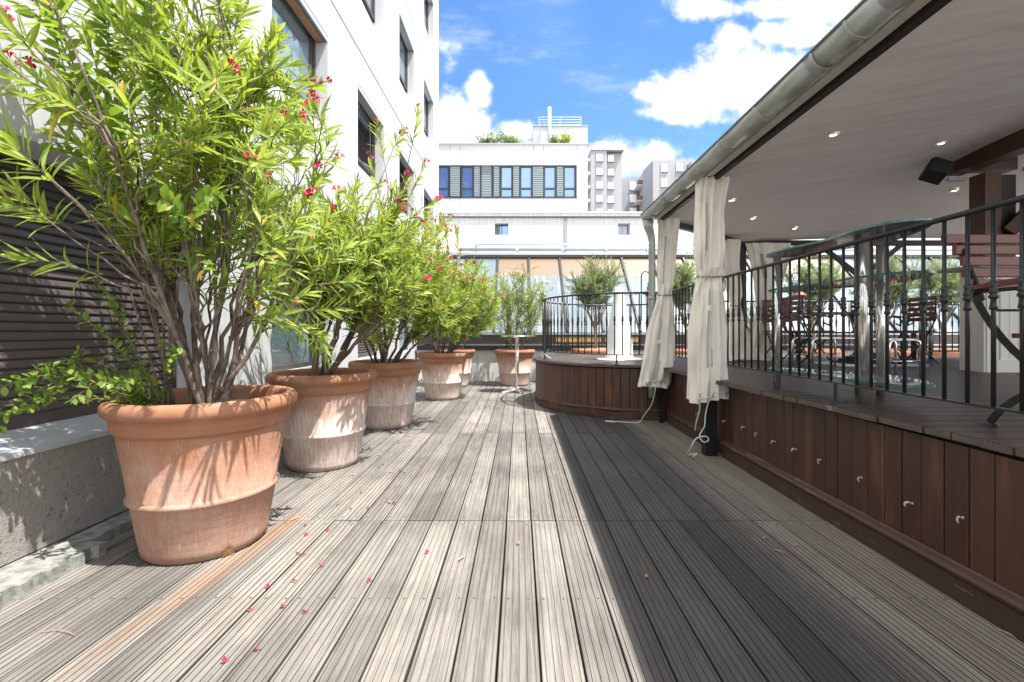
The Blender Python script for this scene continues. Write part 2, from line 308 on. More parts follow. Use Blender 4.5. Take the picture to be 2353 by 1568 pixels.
# ------------------------------------------------------------------ mesh helpers
class MB:
    def __init__(s): s.v = []; s.f = []; s.mi = []; s.cur = 0
    def add(s, vs, fs):
        b = len(s.v); s.v += [tuple(v) for v in vs]
        for f in fs: s.f.append(tuple(i+b for i in f)); s.mi.append(s.cur)
        return s
    def box(s, x0, x1, y0, y1, z0, z1, M=None):
        vs = [Vector((x,y,z)) for x in (x0,x1) for y in (y0,y1) for z in (z0,z1)]
        if M is not None: vs = [M @ v for v in vs]
        return s.add(vs, [(0,1,3,2),(4,6,7,5),(0,4,5,1),(2,3,7,6),(0,2,6,4),(1,5,7,3)])
    def beam(s, p, q, w, h, up=(0,0,1)):
        p = Vector(p); q = Vector(q); d = (q-p); L = d.length; d.normalize(); up = Vector(up)
        if abs(d.dot(up)) > 0.98: up = Vector((0,1,0))
        x = d.cross(up).normalized(); z = x.cross(d).normalized()
        M = Matrix((x, d, z)).transposed().to_4x4(); M.translation = p
        return s.box(-w/2, w/2, 0, L, -h/2, h/2, M)
    def tube(s, pts, r, n=8, cap=True):
        pts = [Vector(p) for p in pts]; m = len(pts)
        rs = r if isinstance(r, (list, tuple)) else [r]*m
        vs = []; u = None
        for i, p in enumerate(pts):
            t = (pts[min(i+1,m-1)]-pts[max(i-1,0)])
            if t.length < 1e-9: t = Vector((0,0,1))
            t.normalize()
            if u is None: u = t.orthogonal().normalized()
            else:
                u = (u - t*u.dot(t))
                u = u.normalized() if u.length > 1e-6 else t.orthogonal().normalized()
            w_ = t.cross(u)
            for k in range(n):
                a = 2*math.pi*k/n; vs.append(p+(u*math.cos(a)+w_*math.sin(a))*rs[i])
        fs = [(i*n+k, i*n+(k+1)%n, (i+1)*n+(k+1)%n, (i+1)*n+k) for i in range(m-1) for k in range(n)]
        if cap: fs += [tuple(range(n-1,-1,-1)), tuple((m-1)*n+k for k in range(n))]
        return s.add(vs, fs)
    def lathe(s, prof, c=(0,0,0), n=32, ang=2*math.pi, a0=0, jit=None):
        vs = []; closed = abs(ang-2*math.pi) < 1e-6; nn = n if closed else n+1
        for (r, z) in prof:
            for k in range(nn):
                a = a0+ang*k/n
                vs.append((c[0]+r*math.cos(a), c[1]+r*math.sin(a), c[2]+z))
        fs = []
        for i in range(len(prof)-1):
            for k in range(n):
                k2 = (k+1)%nn if closed else k+1
                fs.append((i*nn+k, i*nn+k2, (i+1)*nn+k2, (i+1)*nn+k))
        return s.add(vs, fs)
    def prism(s, poly, z0, z1):
        n = len(poly)
        vs = [(x,y,z0) for x,y in poly]+[(x,y,z1) for x,y in poly]
        return s.add(vs, [tuple(range(n-1,-1,-1)), tuple(range(n,2*n))]+[(i,(i+1)%n,(i+1)%n+n,i+n) for i in range(n)])
    def build(s, name, mats, parent=None, smooth=False, bevel=0):
        me = bpy.data.meshes.new(name); me.from_pydata(s.v, [], s.f)
        if not isinstance(mats, (list, tuple)): mats = [mats]
        for m in mats: me.materials.append(m)
        if len(mats) > 1: me.polygons.foreach_set('material_index', s.mi)
        if smooth: me.polygons.foreach_set('use_smooth', [True]*len(me.polygons))
        me.update()
        o = bpy.data.objects.new(name, me); col.objects.link(o)
        if parent: o.parent = parent
        if bevel:
            b = o.modifiers.new('bevel', 'BEVEL'); b.width = bevel; b.segments = 2; b.limit_method = 'ANGLE'; b.angle_limit = R(40)
        return o
def tag(o, label=None, cat=None, group=None, kind=None):
    if label: o['label'] = label
    if cat: o['category'] = cat
    if group: o['group'] = group
    if kind: o['kind'] = kind
    return o
def empty(name, loc, label, cat, group=None, rz=0):
    o = bpy.data.objects.new(name, None); col.objects.link(o); o.location = loc; o.rotation_euler.z = rz
    o.empty_display_size = 0.1
    return tag(o, label, cat, group)
def reloc(root):
    """parts built in world coordinates hang from a thing placed at its base"""
    root.matrix_world = Matrix.LocRotScale(root.location, root.rotation_euler, None)
    inv = Matrix.Translation(-Vector(root.location))
    for c in [c for c in col.objects if c.parent == root]: c.matrix_parent_inverse = inv
def copy_tree(o, parent=None):
    c = o.copy(); col.objects.link(c)
    if parent: c.parent = parent
    for ch in [h for h in list(col.objects) if h.parent == o]: copy_tree(ch, c)
    return c
def bez(p0, p1, p2, n):
    p0, p1, p2 = Vector(p0), Vector(p1), Vector(p2)
    return [p0*(1-t)**2+p1*2*t*(1-t)+p2*t*t for t in [i/n for i in range(n+1)]]

# ================================================================== SETTING
rnd = random.Random(4)
mb = MB()
PITCH = 0.155
def board_profile(w, ng, gd, gw):
    pr = [(0,-0.022),(0,-0.003),(0.003,0)]; seg = w/ng
    for i in range(ng):
        c = seg*(i+0.5)
        pr += [(c-gw/2,0),(c-gw*0.3,-gd),(c+gw*0.3,-gd),(c+gw/2,0)]
    pr += [(w-0.003,0),(w,-0.003),(w,-0.022)]
    return pr
prof = board_profile(PITCH-0.0085, 5, 0.004, 0.0050)
def is_groove(a, b): return a[1] < -0.004 and b[1] < -0.004 or (abs(a[1]-b[1]) > 0.0035)
i0 = int(math.floor((-2.72+10)/PITCH)); i1 = int(math.floor((2.0+10)/PITCH))
scr = []
for j in range(-1, 5):
    y0 = 0.4+2.47*j; y1 = y0+2.47-0.007
    if j == 4: y1 = 10.95
    if y0 > 10.8: break
    for i in range(i0, i1+1):
        x0 = -10+i*PITCH+0.004+rnd.uniform(-0.0012,0.0012); dz = rnd.uniform(-0.0022,0.0012)
        e0 = rnd.uniform(-0.002,0.003); e1 = rnd.uniform(-0.004,0.001); tl = rnd.uniform(-0.0015,0.0015)
        n = len(prof)
        vs = [(x0+a, y0+e0, b+dz) for a, b in prof]+[(x0+a+tl, y1+e1, b+dz) for a, b in prof]
        for k in range(n-1):
            mb.cur = 1 if is_groove(prof[k], prof[k+1]) else 0
            mb.add([vs[k], vs[k+1], vs[n+k+1], vs[n+k]], [(0,1,2,3)])
        mb.cur = 0
        mb.add(vs[:n], [tuple(range(n-1,-1,-1))]); mb.add(vs[n:], [tuple(range(n))])
        for yy in (y0+0.05, y0+0.84, y0+1.63, y1-0.05):
            if yy > -0.2 and yy < 8:
                for xx in (0.029, 0.118): scr.append((x0+xx+rnd.uniform(-.002,.002), yy+rnd.uniform(-.004,.004), dz))
mb.cur = 2
for (x, y, z) in scr:
    mb.lathe([(0.0001,0.0014),(0.0048,0.0014),(0.0064,0.0002),(0.0064,-0.003)], (x,y,z), 8)
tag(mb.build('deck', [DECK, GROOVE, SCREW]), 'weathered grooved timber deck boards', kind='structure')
tag(MB().box(-3.2, 2.4, -2.6, 11.2, -0.3, -0.024).build('terrace_slab', BACK), 'dark slab below the deck', kind='structure')
tag(MB().box(-400, 400, -200, 700, -14.3, -14).build('city_ground', CITY), 'city ground below the terrace', kind='structure')
# concrete kerb along the facade with a ragged edge
mb = MB(); poly = [(-2.62,-2.5)]
y = -2.5; k = 0
while y < 2.42:
    poly.append((-2.235+(0.018 if k % 2 else -0.012)+rnd.uniform(-.004,.004), y)); poly.append((-2.235+(0.018 if k % 2 else -0.012), y+0.05)); y += 0.062; k += 1
poly += [(-2.24,2.45),(-2.62,2.45)]
mb.prism(poly, -0.01, 0.062)
mb.box(-2.62, -2.33, 2.451, 13.5, -0.01, 0.058)
tag(mb.build('kerb', CONC2), 'low concrete kerb between deck and facade', kind='structure')

# ------------------------------------------------------------------ left building
FX = -2.5; FEND = 14.15
bld = empty('concrete_building', (-4, 6, 0), 'tall pale concrete building rising along the left of the deck with deeply recessed windows', 'building')
cols_ = [(4.6+2.45*i, 5.95+2.45*i) for i in range(-2, 4)]
def row(n): return (3.86+2.88*n)+EYE      # head height of row n (0 = first upper row)
mb = MB(); mb2 = MB()
D = 0.22
zt = 16.0
# horizontal bands and piers, window cells carved out
rows = [(row(n)-1.50, row(n)) for n in range(0, 4)]    # outer opening (sloping sill from z0 up)
ys = [-6.0]
for a, b in cols_: ys += [a, b]
ys.append(FEND)
def wallquad(y0, y1, z0, z1): mb.add([(FX,y0,z0),(FX,y1,z0),(FX,y1,z1),(FX,y0,z1)], [(0,1,2,3)])
opens = {}
G0, G1 = 0.62, row(-1)
for k in range(len(ys)-1):
    isw = k % 2 == 1; a, b = ys[k], ys[k+1]
    if not isw:
        if k in (0, 2): 
            wallquad(a, b, G1 if (k == 2) else G1, zt)
        else: wallquad(a, b, 0, zt)
        if k == 0: pass
    else:
        zs = [0.0 if k >= 5 else G1]
        if k >= 5: zs += [0.75, G1]
        else: pass
        z = zs[-1]
        for r0, r1 in rows:
            wallquad(a, b, z, r0); z = r1
            # reveal
            mb.add([(FX,b,r0),(FX,b,r1),(FX-D,b,r1),(FX-D,b,r0+0.47)], [(0,1,2,3)])
            mb.add([(FX,a,r0),(FX,a,r1),(FX-D,a,r1),(FX-D,a,r0+0.47)], [(3,2,1,0)])
            mb.add([(FX,a,r0),(FX,b,r0),(FX-D,b,r0+0.47),(FX-D,a,r0+0.47)], [(0,1,2,3)])
            mb.add([(FX,a,r1),(FX,b,r1),(FX-D,b,r1),(FX-D,a,r1)], [(3,2,1,0)])
        wallquad(a, b, z, zt)
        if k >= 5:
            wallquad(a, b, 0, 0.75)
            for (r0, r1) in [(0.75, G1)]:
                mb.add([(FX,b,r0),(FX,b,r1),(FX-D,b,r1),(FX-D,b,r0)], [(0,1,2,3)])
                mb.add([(FX,a,r0),(FX,a,r1),(FX-D,a,r1),(FX-D,a,r0)], [(3,2,1,0)])
                mb.add([(FX,a,r0),(FX,b,r0),(FX-D,b,r0),(FX-D,a,r0)], [(0,1,2,3)])
                mb.add([(FX,a,r1),(FX,b,r1),(FX-D,b,r1),(FX-D,a,r1)], [(3,2,1,0)])
# pier between shutter opening and first ground window, reveal of the shutter
SE = 3.62; SX = -2.78
mb.add([(FX-0.02,SE+0.02,0),(FX-0.02,4.6,0),(FX-0.02,4.6,G1),(FX-0.02,SE+0.02,G1)], [(0,1,2,3)])
mb.add([(FX-0.02,SE+0.02,0),(SX,SE+0.02,0),(SX,SE+0.02,G1),(FX-0.02,SE+0.02,G1)], [(0,3,2,1)])
mb.add([(FX,-6,G1),(FX,SE+0.02,G1),(SX-0.05,SE+0.02,G1),(SX-0.05,-6,G1)], [(0,3,2,1)])
# end wall, top, back
mb.add([(FX,FEND,0),(-12,FEND,0),(-12,FEND,zt),(FX,FEND,zt)], [(0,1,2,3)])
mb.add([(FX,-6,zt),(FX,FEND,zt),(-12,FEND,zt),(-12,-6,zt)], [(0,1,2,3)])
mb.add([(FX,-6,0),(-12,-6,0),(-12,-6,zt),(FX,-6,zt)], [(3,2,1,0)])
mb.build('wall', FAC, bld)
mb = MB()
for h in (4.40, 7.30, 10.2): mb.box(FX-0.02, FX+0.003, -6, FEND-0.001, EYE+h-0.011, EYE+h+0.011)
mb.build('panel_joint', JOINT, bld)
mb = MB()
for a, b in cols_:
    for yy in (a-0.12, b+0.42): mb.box(FX-0.02, FX+0.002, yy-0.004, yy+0.004, G1, zt-0.01)
mb.build('vertical_joint', JOINT2, bld)
def window(a, b, z0, z1, xf, kind, parent):
    """bronze framed window in a recess at x = xf facing +x"""
    f = MB(); t = 0.055
    f.box(xf-0.03, xf+0.03, a+0.002, a+t, z0+0.001, z1-0.002); f.box(xf-0.03, xf+0.03, b-t, b-0.002, z0+0.001, z1-0.002)
    f.box(xf-0.028, xf+0.028, a+t, b-t, z0+0.001, z0+t); f.box(xf-0.028, xf+0.028, a+t, b-t, z1-t, z1-0.002)
    f.box(xf-0.02, xf+0.012, b-t-0.05, b-t, z0+t, z1-t)
    fr = f.build('window', FRAMEB, parent)
    if kind == 'glass':
        MB().box(xf-0.012, xf-0.004, a+t, b-t-0.05, z0+t, z1-t).build('pane', WINGL, fr)
    else:
        MB().box(xf-0.04, xf-0.03, a+t, b-t-0.05, z0+t, z1-t).build('pane', WINGL, fr)
        s = MB(); z = z0+t
        top = z1-t-(0.18 if kind == 'half' else 0)
        while z < top:
            s.add([(xf+0.004,a+t,z+0.032),(xf+0.004,b-t-0.05,z+0.032),(xf+0.026,b-t-0.05,z),(xf+0.026,a+t,z)], [(0,1,2,3)])
            s.add([(xf+0.004,a+t,z+0.032),(xf+0.004,b-t-0.05,z+0.032),(xf+0.004,b-t-0.05,z+0.04),(xf+0.004,a+t,z+0.04)], [(0,1,2,3)])
            z += 0.042
        s.build('shutter', SHUT, fr)
    # head box
    h = MB(); h.box(xf+0.035, FX-0.03, a+0.001, b-0.001, z1-0.05, z1-0.001); h.box(FX-0.026, FX-0.004, a+0.001, b-0.001, z1-0.075, z1-0.001)
    h.build('window_head', CONCTOP, fr)
    return fr
kinds = {(2,0):'glass',(3,0):'half',(4,0):'slats',(5,0):'slats',(2,1):'glass',(3,1):'glass',(4,1):'glass',(5,1):'glass'}
for ci, (a, b) in enumerate(cols_):
    for ri, (r0, r1) in enumerate(rows):
        if ci < 1 or ri > 2: 
            window(a, b, r0+0.47, r1, FX-D+0.031, 'glass', bld); continue
        window(a, b, r0+0.47, r1, FX-D+0.031, kinds.get((ci,ri),'glass'), bld)
    if ci >= 2: window(a, b, 0.75, G1, FX-D+0.031, 'glass' if ci != 3 else 'slats', bld)
# brown box under the head of the near upper window (missing cover)
MB().box(FX-D+0.065, FX-0.06, cols_[2][0]+0.01, cols_[2][1]-0.01, rows[0][1]-0.085, rows[0][1]-0.052).build('head_lining', mat('bare timber', (0.42,0.24,0.14), 0.8, var=0.1), bld)
# concrete plinth with sill
pl = MB()
pl.box(-2.60, -2.47, -6, SE+0.015, 0.07, 0.60)
pl.build('plinth', CONC, bld)
pl = MB(); pl.add([(-2.46,-6,0.601),(-2.46,SE+0.012,0.601),(-2.85,SE+0.012,0.665),(-2.85,-6,0.665)], [(0,1,2,3)])
pl.add([(-2.46,-6,0.57),(-2.46,SE+0.012,0.57),(-2.46,SE+0.012,0.601),(-2.46,-6,0.601)], [(0,1,2,3)])
pl.build('sill', CONCTOP, bld)
MB().box(-2.9, -2.601, -6, SE+0.01, 0.0, 0.50).build('plinth_core', BACK, bld)
# roller shutter
s = MB(); z = 0.675; SP = 0.052
s.box(SX-0.02, SX+0.01, -6, SE-0.03, 0.655, 0.675+0.05)
z += 0.05
while z < G1-0.02:
    pr = [(0.0,z),(0.012,z+0.002),(0.017,z+0.010),(0.010,z+SP*0.72),(0.0,z+SP)]
    vs = [(SX+a, -6, b) for a, b in pr]+[(SX+a, SE-0.035, b) for a, b in pr]; n = len(pr)
    s.add(vs, [(i,n+i,n+i+1,i+1) for i in range(n-1)]); z += SP
sh = s.build('roller_shutter', SHUT, bld)
MB().box(SX-0.02, SX+0.04, SE-0.032, SE+0.018, 0.66, G1-0.001).build('guide_rail', FRAMEB, sh)
reloc(bld)

# ------------------------------------------------------------------ low white building with two small windows
lb = empty('low_white_building', (6, 14.2, -3), 'long low white rendered building with two small windows behind the glazed lean-to', 'building')
LY = 14.2
ztop = P(0, 488, LY).z
wins = [P(1137,540,LY), P(1168,513,LY), P(1420,538,LY), P(1448,511,LY)]
xs = [(-12, wins[0].x), (wins[1].x, wins[2].x), (wins[3].x, 26)]
mb = MB(); zl, zh = wins[0].z, wins[1].z
mb.box(-12, 26, LY, LY+0.35, -3, zl); mb.box(-12, 26, LY, LY+0.35, zh, ztop-0.14)
for a, b in xs: mb.box(a, b, LY, LY+0.35, zl, zh)
mb.box(-12, 26, LY+0.35, 19.9, ztop-0.8, ztop-0.2)
mb.build('wall', WHITE, lb)
MB().box(-12, 26, LY-0.06, LY+0.4, ztop-0.139, ztop-0.035).build('parapet', WHITE, lb)
MB().box(-12, 26, LY-0.085, LY+0.42, ztop-0.034, ztop).build('coping', mat('coping', (0.62,0.62,0.63), 0.5), lb)
MB().box(-12, 26, LY-0.055, LY-0.002, ztop-0.17, ztop-0.14).build('drip_moulding', JOINT, lb)
p = P(1300, 0, LY).x; MB().box(p-0.05, p+0.05, LY-0.025, LY-0.001, 0, ztop-0.18).build('wall_strip', LGREY, lb)
for i, (a, b) in enumerate([(wins[0].x, wins[1].x), (wins[2].x, wins[3].x)]):
    f = MB(); yy = LY+0.2
    f.box(a, a+0.02, yy-0.02, yy+0.02, zl, zh); f.box(b-0.02, b, yy-0.02, yy+0.02, zl, zh); f.box(a+.02, b-.02, yy-0.02, yy+0.02, zl, zl+0.02); f.box(a+.02, b-.02, yy-0.02, yy+0.02, zh-0.02, zh)
    f.box((a+b)/2-0.012, (a+b)/2+0.012, yy-0.018, yy+0.018, zl+.02, zh-.02)
    fr = f.build('window', FRAMEG if i == 0 else mat('pale frame', (0.5,0.5,0.52), 0.5), lb)
    MB().box(a+.02, b-.02, yy+0.022, yy+0.03, zl+.02, zh-.02).build('pane', WINBL if i == 0 else mat('dull glass', (0.30,0.34,0.44), 0.1, 0.4), fr)
    if i == 0:
        s = MB(); z = zl+0.03
        while z < zh-0.05: s.box(a+0.02, a+0.15, yy-0.04, yy-0.022, z, z+0.022); z += 0.04
        s.build('louvre', LOUV, fr)
reloc(lb)

# ------------------------------------------------------------------ office block behind
OY = 20.0
ob = empty('office_block', P(1180, 762, OY)-Vector((0,0,10)), 'white clad office block with one long band of windows above the low building', 'office building')
def zx(z): return 980.4+z*0.28646      # picture columns of the detail view
def zy(z): return 183.8+z*0.28646
xl = P(880,0,OY).x; xr = P(1350,0,OY).x; zt_ = P(0,330,OY).z
bl, br = P(1000,0,OY).x, P(zx(1205),0,OY).x; bz0, bz1 = P(0,zy(942),OY).z, P(0,zy(680),OY).z
mb = MB()
mb.box(xl, xr, OY, OY+9, -3, bz0); mb.box(xl, xr, OY, OY+9, bz1, zt_-0.06); mb.box(xl, bl, OY, OY+9, bz0, bz1); mb.box(br, xr, OY, OY+9, bz0, bz1)
mb.build('wall', WHITE2, ob)
MB().box(xl-0.05, xr+0.06, OY-0.06, OY+9, zt_-0.06, zt_).build('coping', GREYTOP, ob)
mb = MB()
for z in (188, 268, 858, 938, 1207):
    x = P(zx(z),0,OY).x; mb.box(x-0.012, x+0.012, OY-0.004, OY+0.01, bz1, zt_-0.07); mb.box(x-0.012, x+0.012, OY-0.004, OY+0.01, -2, bz0)
mb.build('cladding_joint', JOINT2, ob)
mb = MB()
for z in (600, 640, 1000):
    zz = P(0,zy(z),OY).z; mb.box(xl, xr, OY-0.003, OY+0.01, zz-0.006, zz+0.006)
mb.build('horizontal_joint', LGREY, ob)
MB().box(bl, br, OY+0.25, OY+0.3, bz0, bz1).build('window_band', FRAMEG, ob)
MB().box(bl, br+0.02, OY-0.03, OY+0.2, bz0-0.05, bz0).build('band_sill', FRAMEG, ob)
def owin(a, b, blind=False):
    a = P(zx(a),0,OY).x; b = P(zx(b),0,OY).x; t = 0.07; f = MB(); zz = bz0+(bz1-bz0)*0.27
    f.box(a, a+t, OY+0.1, OY+0.2, bz0, bz1); f.box(b-t, b, OY+0.1, OY+0.2, bz0, bz1); f.box(a+t, b-t, OY+0.1, OY+0.2, bz0, bz0+t); f.box(a+t, b-t, OY+0.1, OY+0.2, bz1-t, bz1); f.box(a+t, b-t, OY+0.1, OY+0.2, zz, zz+t)
    fr = f.build('window', FRAMEG, ob)
    MB().box(a+t, b-t, OY+0.16, OY+0.18, bz0+t, bz1-t).build('pane', WINBL, fr)
    if blind:
        s = MB(); z = bz0+t
        while z < bz1-t: s.box(a+t, b-t, OY+0.09, OY+0.13, z, z+0.05); z += 0.075
        s.build('blind', LOUV, fr)
for a, b in ((85,180),(275,375),(590,690),(748,848),(940,1040),(1098,1200)): owin(a, b)
owin(428, 530, True)
for a, b in ((188,265),(380,425),(538,582),(695,742),(852,935),(1045,1095)):
    s = MB(); z = bz0+0.06; xa, xb = P(zx(a),0,OY).x, P(zx(b),0,OY).x
    while z < bz1-0.12: s.box(xa, xb, OY+0.03, OY+0.08, z, z+0.052); z += 0.083
    s.build('louvre_panel', LOUV, ob)
# roof box, rail, chimney
RY = 22.0
bx = MB(); bx.box(P(1226,0,RY).x, P(1350,0,RY).x, RY, RY+4, zt_-0.05, P(0,291,RY).z); rb = bx.build('roof_box', WHITE2, ob)
MB().box(P(1225,0,RY).x, P(1351,0,RY).x, RY-0.05, RY+4, P(0,291,RY).z, P(0,290,RY).z+0.02).build('capping', GREYTOP, rb)
MB().box(P(1206,0,RY).x, P(1225.5,0,RY).x, RY+0.2, RY+3, zt_-0.05, P(0,318,RY).z).build('roof_box', WHITE2, ob)
mb = MB(); zb = P(0,290,RY).z; xa, xb = P(1239,0,RY).x, P(1336,0,RY).x; zt2 = P(0,266,RY).z
for yy in (RY+0.15, RY+3.6):
    for k in range(4): z = zb+(zt2-zb)*(k+1)/4; mb.tube([(xa,yy,z),(xb,yy,z)], 0.012, 5)
    for k in range(3): x = xa+(xb-xa)*k/2; mb.tube([(x,yy,zb),(x,yy,zt2)], 0.018, 5)
for x in (xa, xb):
    for k in range(4): z = zb+(zt2-zb)*(k+1)/4; mb.tube([(x,RY+.15,z),(x,RY+3.6,z)], 0.012, 5)
mb.build('roof_railing', PIPE, ob)
mb = MB(); x = P(1262.5,0,RY-0.3).x; mb.tube([(x,RY-0.3,zt_-0.05),(x,RY-0.3,P(0,254,RY).z)], 0.095, 12)
for z in (0.6, 1.1): mb.tube([(x,RY-0.3,zt_+z),(x,RY-0.3,zt_+z+0.04)], 0.105, 12)
mb.build('chimney', PIPE, ob, True)
mb = MB(); x0 = P(1212,0,RY).x; x1 = P(1224,0,RY).x
for k in range(5): z = zt_+0.15+k*0.25; mb.tube([(x0,RY,z),(x1,RY,z)], 0.01, 5)
mb.tube([(x0,RY,zt_),(x0,RY,zt_+1.2)], 0.012, 5)
mb.build('roof_ladder', PIPE, ob)
reloc(ob)

# ------------------------------------------------------------------ apartment towers
def tower_win(mbf, mbp, x0, x1, z0, z1, Y):
    pass
def add_win(root, dx0, dx1, dy0, dy1, Y, blind=True):
    a = P(dx0, dy1, Y); b = P(dx1, dy0, Y); t = 0.05
    f = MB(); f.box(a.x-t, b.x+t, Y-0.06, Y-0.002, b.z, b.z+t); f.box(a.x-t, b.x+t, Y-0.14, Y-0.002, a.z-t, a.z); f.box(a.x-t, a.x, Y-0.06, Y-0.002, a.z, b.z); f.box(b.x, b.x+t, Y-0.06, Y-0.002, a.z, b.z)
    fr = f.build('window', MGREY, root)
    q = MB(); q.box(a.x, b.x, Y-0.03, Y-0.004, a.z, b.z) ; q.build('blind', BLIND, fr)
AY = 46.0
t1 = empty('apartment_tower', P(1390, 762, AY)-Vector((0,0,14)), 'grey apartment tower with two columns of blinds, just right of the office block', 'apartment building', 'apartment towers in the distance')
a, b, c_ = P(1350,350,AY), P(1394.5,346,AY), P(1431.5,348,AY)
MB().box(P(1358,0,AY).x, b.x, AY, AY+10, -14, P(0,346,AY).z).build('wall', LGREY, t1)
MB().box(b.x+0.003, c_.x, AY+0.5, AY+10, -14, P(0,348,AY).z).build('wall', LGREY, t1)
MB().box(P(1340,0,AY).x, P(1358,0,AY).x-0.003, AY+2.2, AY+10, -14, P(0,346,AY).z).build('wall', MGREY, t1)
MB().box(P(1357,0,AY).x, c_.x+0.1, AY-0.1, AY+10.1, P(0,346,AY).z, P(0,344.6,AY).z).build('coping', MGREY, t1)
for i in range(8):
    y0 = 355+31.2*i
    add_win(t1, 1370.5, 1385.5, y0, y0+16, AY); add_win(t1, 1396.5, 1411, y0+1.5, y0+17.5, AY+0.5)
    o = MB(); o.box(P(1347,0,AY).x, P(1357.8,0,AY).x, AY+0.1, AY+2.19, P(0,y0+14,AY).z, P(0,y0+11,AY).z); o.box(P(1347,0,AY).x, P(1357.8,0,AY).x, AY+0.1, AY+0.2, P(0,y0+11,AY).z, P(0,y0+8,AY).z)
    o.build('balcony', WHITE, t1)
reloc(t1)
BY = 58.0
t2 = empty('apartment_tower', P(1455, 762, BY)-Vector((0,0,14)), 'low shaded apartment tower with red balconies between the two taller towers', 'apartment building', 'apartment towers in the distance')
MB().box(P(1425,0,BY).x, P(1466,0,BY).x, BY, BY+8, -14, P(0,410,BY).z).build('wall', MGREY, t2)
for y0 in (417, 447, 478): add_win(t2, 1447, 1462, y0, y0+19, BY)
for y0 in (428, 462, 496):
    f = MB(); f.box(P(1463.5,0,BY-2).x, P(1477,0,BY-2).x, BY-2.3, BY-0.002, P(0,y0+11,BY).z, P(0,y0+9.5,BY).z); q = f.build('balcony', WHITE, t2)
    MB().box(P(1463.5,0,BY-2).x, P(1477,0,BY-2).x, BY-2.3, BY-2.2, P(0,y0+9.4,BY).z, P(0,y0,BY).z).build('balcony_panel', mat('dull red panel', (0.22,0.07,0.06), 0.6), q)
reloc(t2)
t3 = empty('apartment_tower', P(1540, 762, 52)-Vector((0,0,14)), 'grey stepped apartment tower half hidden by the zinc gutter', 'apartment building', 'apartment towers in the distance')
CY = 52.0
q = MB(); q.add([P(1477,0,BY-2.4).xy.to_3d()+Vector((0,0,-14)), P(1500.5,0,CY).xy.to_3d()+Vector((0,0,-14)), P(1500.5,368,CY), Vector((P(1477,0,BY-2.4).x, BY-2.4, P(1500.5,368,CY).z))], [(0,1,2,3)])
q.build('wall', MGREY, t3)
MB().box(P(1500.5,0,CY).x+0.003, P(1541,0,CY).x, CY, CY+9, -14, P(0,368,CY).z).build('wall', LGREY, t3)
MB().box(P(1541,0,CY).x+0.003, P(1590,0,CY).x, CY+1.5, CY+9, -14, P(0,367,CY+1.5).z).build('wall', LGREY, t3)
MB().box(P(1592,0,CY).x, P(1680,0,CY).x, CY+0.5, CY+9, -14, P(0,366,CY).z).build('wall', MGREY, t3)
for i in range(5):
    y0 = 375+35*i; add_win(t3, 1519, 1534, y0, y0+20, CY); add_win(t3, 1554, 1570, y0-1, y0+19, CY+1.5); add_win(t3, 1600, 1616, y0-1, y0+19, CY+0.5)
reloc(t3)

# ------------------------------------------------------------------ glazed lean-to and parapet wall
GB, GT = 11.15, 13.35
gz0, gz1 = EYE-0.02, EYE+(762-592)/1046*GT
gl = empty('glazed_lean_to', (4, GB, 0.8), 'sloping dusty glass roof with black glazing bars across the back of the terrace', 'glass roof')
def gp(x, t): return Vector((x, GB+(GT-GB)*t, gz0+(gz1-gz0)*t))
bars = [0.28+0.9*i for i in range(-5, 16)]
for i in range(len(bars)-1):
    a, b = bars[i], bars[i+1]
    tan = 4 <= i <= 14
    cut = 0.72
    m1 = MB(); m1.add([gp(a,0),gp(b,0),gp(b,cut if tan else 1),gp(a,cut if tan else 1)], [(0,1,2,3)]); m1.build('glass_pane', GLZ, gl)
    if tan:
        m1 = MB(); m1.add([gp(a,cut),gp(b,cut),gp(b,1),gp(a,1)], [(0,1,2,3)]); m1.build('glass_pane', TAN, gl)
for x in bars:
    m1 = MB(); m1.beam(gp(x,0)+Vector((0,-0.03,0.02)), gp(x,1)+Vector((0,-0.03,0.02)), 0.055, 0.05); m1.build('glazing_bar', BLACKP, gl)
MB().box(-5, 14, GT-0.06, GT+0.1, gz1, gz1+0.06).build('ridge_flashing', BRNP, gl)
MB().box(-5, 14, GT-0.10, LY-0.002, gz1+0.061, gz1+0.14).build('ridge_flashing', PIPE, gl)
MB().box(-5, 14, GB-0.07, GB+0.05, gz0-0.06, gz0-0.01).build('eave_flashing', PIPE, gl)
MB().box(-5, 14, GB-0.02, GB+0.1, 0.88, gz0-0.061).build('fascia_board', BRNP, gl)
mb = MB(); mb.box(0.9, 2.0, GB-0.05, GB-0.021, 0.93, 1.06); mb.box(2.1, 2.9, GB-0.05, GB-0.021, 0.93, 1.06); mb.box(4.4, 6.4, GB-0.05, GB-0.021, 0.93, 1.06)
mb.build('ochre_board', YEL, gl)
reloc(gl)
pw = empty('parapet_wall', (2, 10.95, 0), 'low white parapet wall with a black rail along the end of the deck', 'wall')
MB().box(-2.45, 14, 10.95, 11.1, -0.05, 0.74).build('wall', WHITE, pw)
MB().box(-2.45, 14, 10.88, 11.12, 0.741, 0.85).build('cap_rail', BLACKP, pw)
reloc(pw)
pp = empty('service_pipes', (3, 13.6, 3.3), 'grey galvanised pipes with couplings running along the top of the glass roof', 'pipes')
z1_, z2_ = P(0,575,13.7).z, P(0,566,13.7).z
mb = MB(); mb.tube([(-1.8,13.6,z1_),(13.5,13.6,z1_)], 0.055, 10); mb.build('pipe', PIPE, pp, True)
mb = MB(); mb.tube([(-1.3,13.72,z1_-0.05),(-1.3,13.72,z2_+0.03),(-1.15,13.72,z2_+0.06),(13.5,13.72,z2_+0.06)], 0.03, 8); mb.build('pipe', PIPE, pp, True)
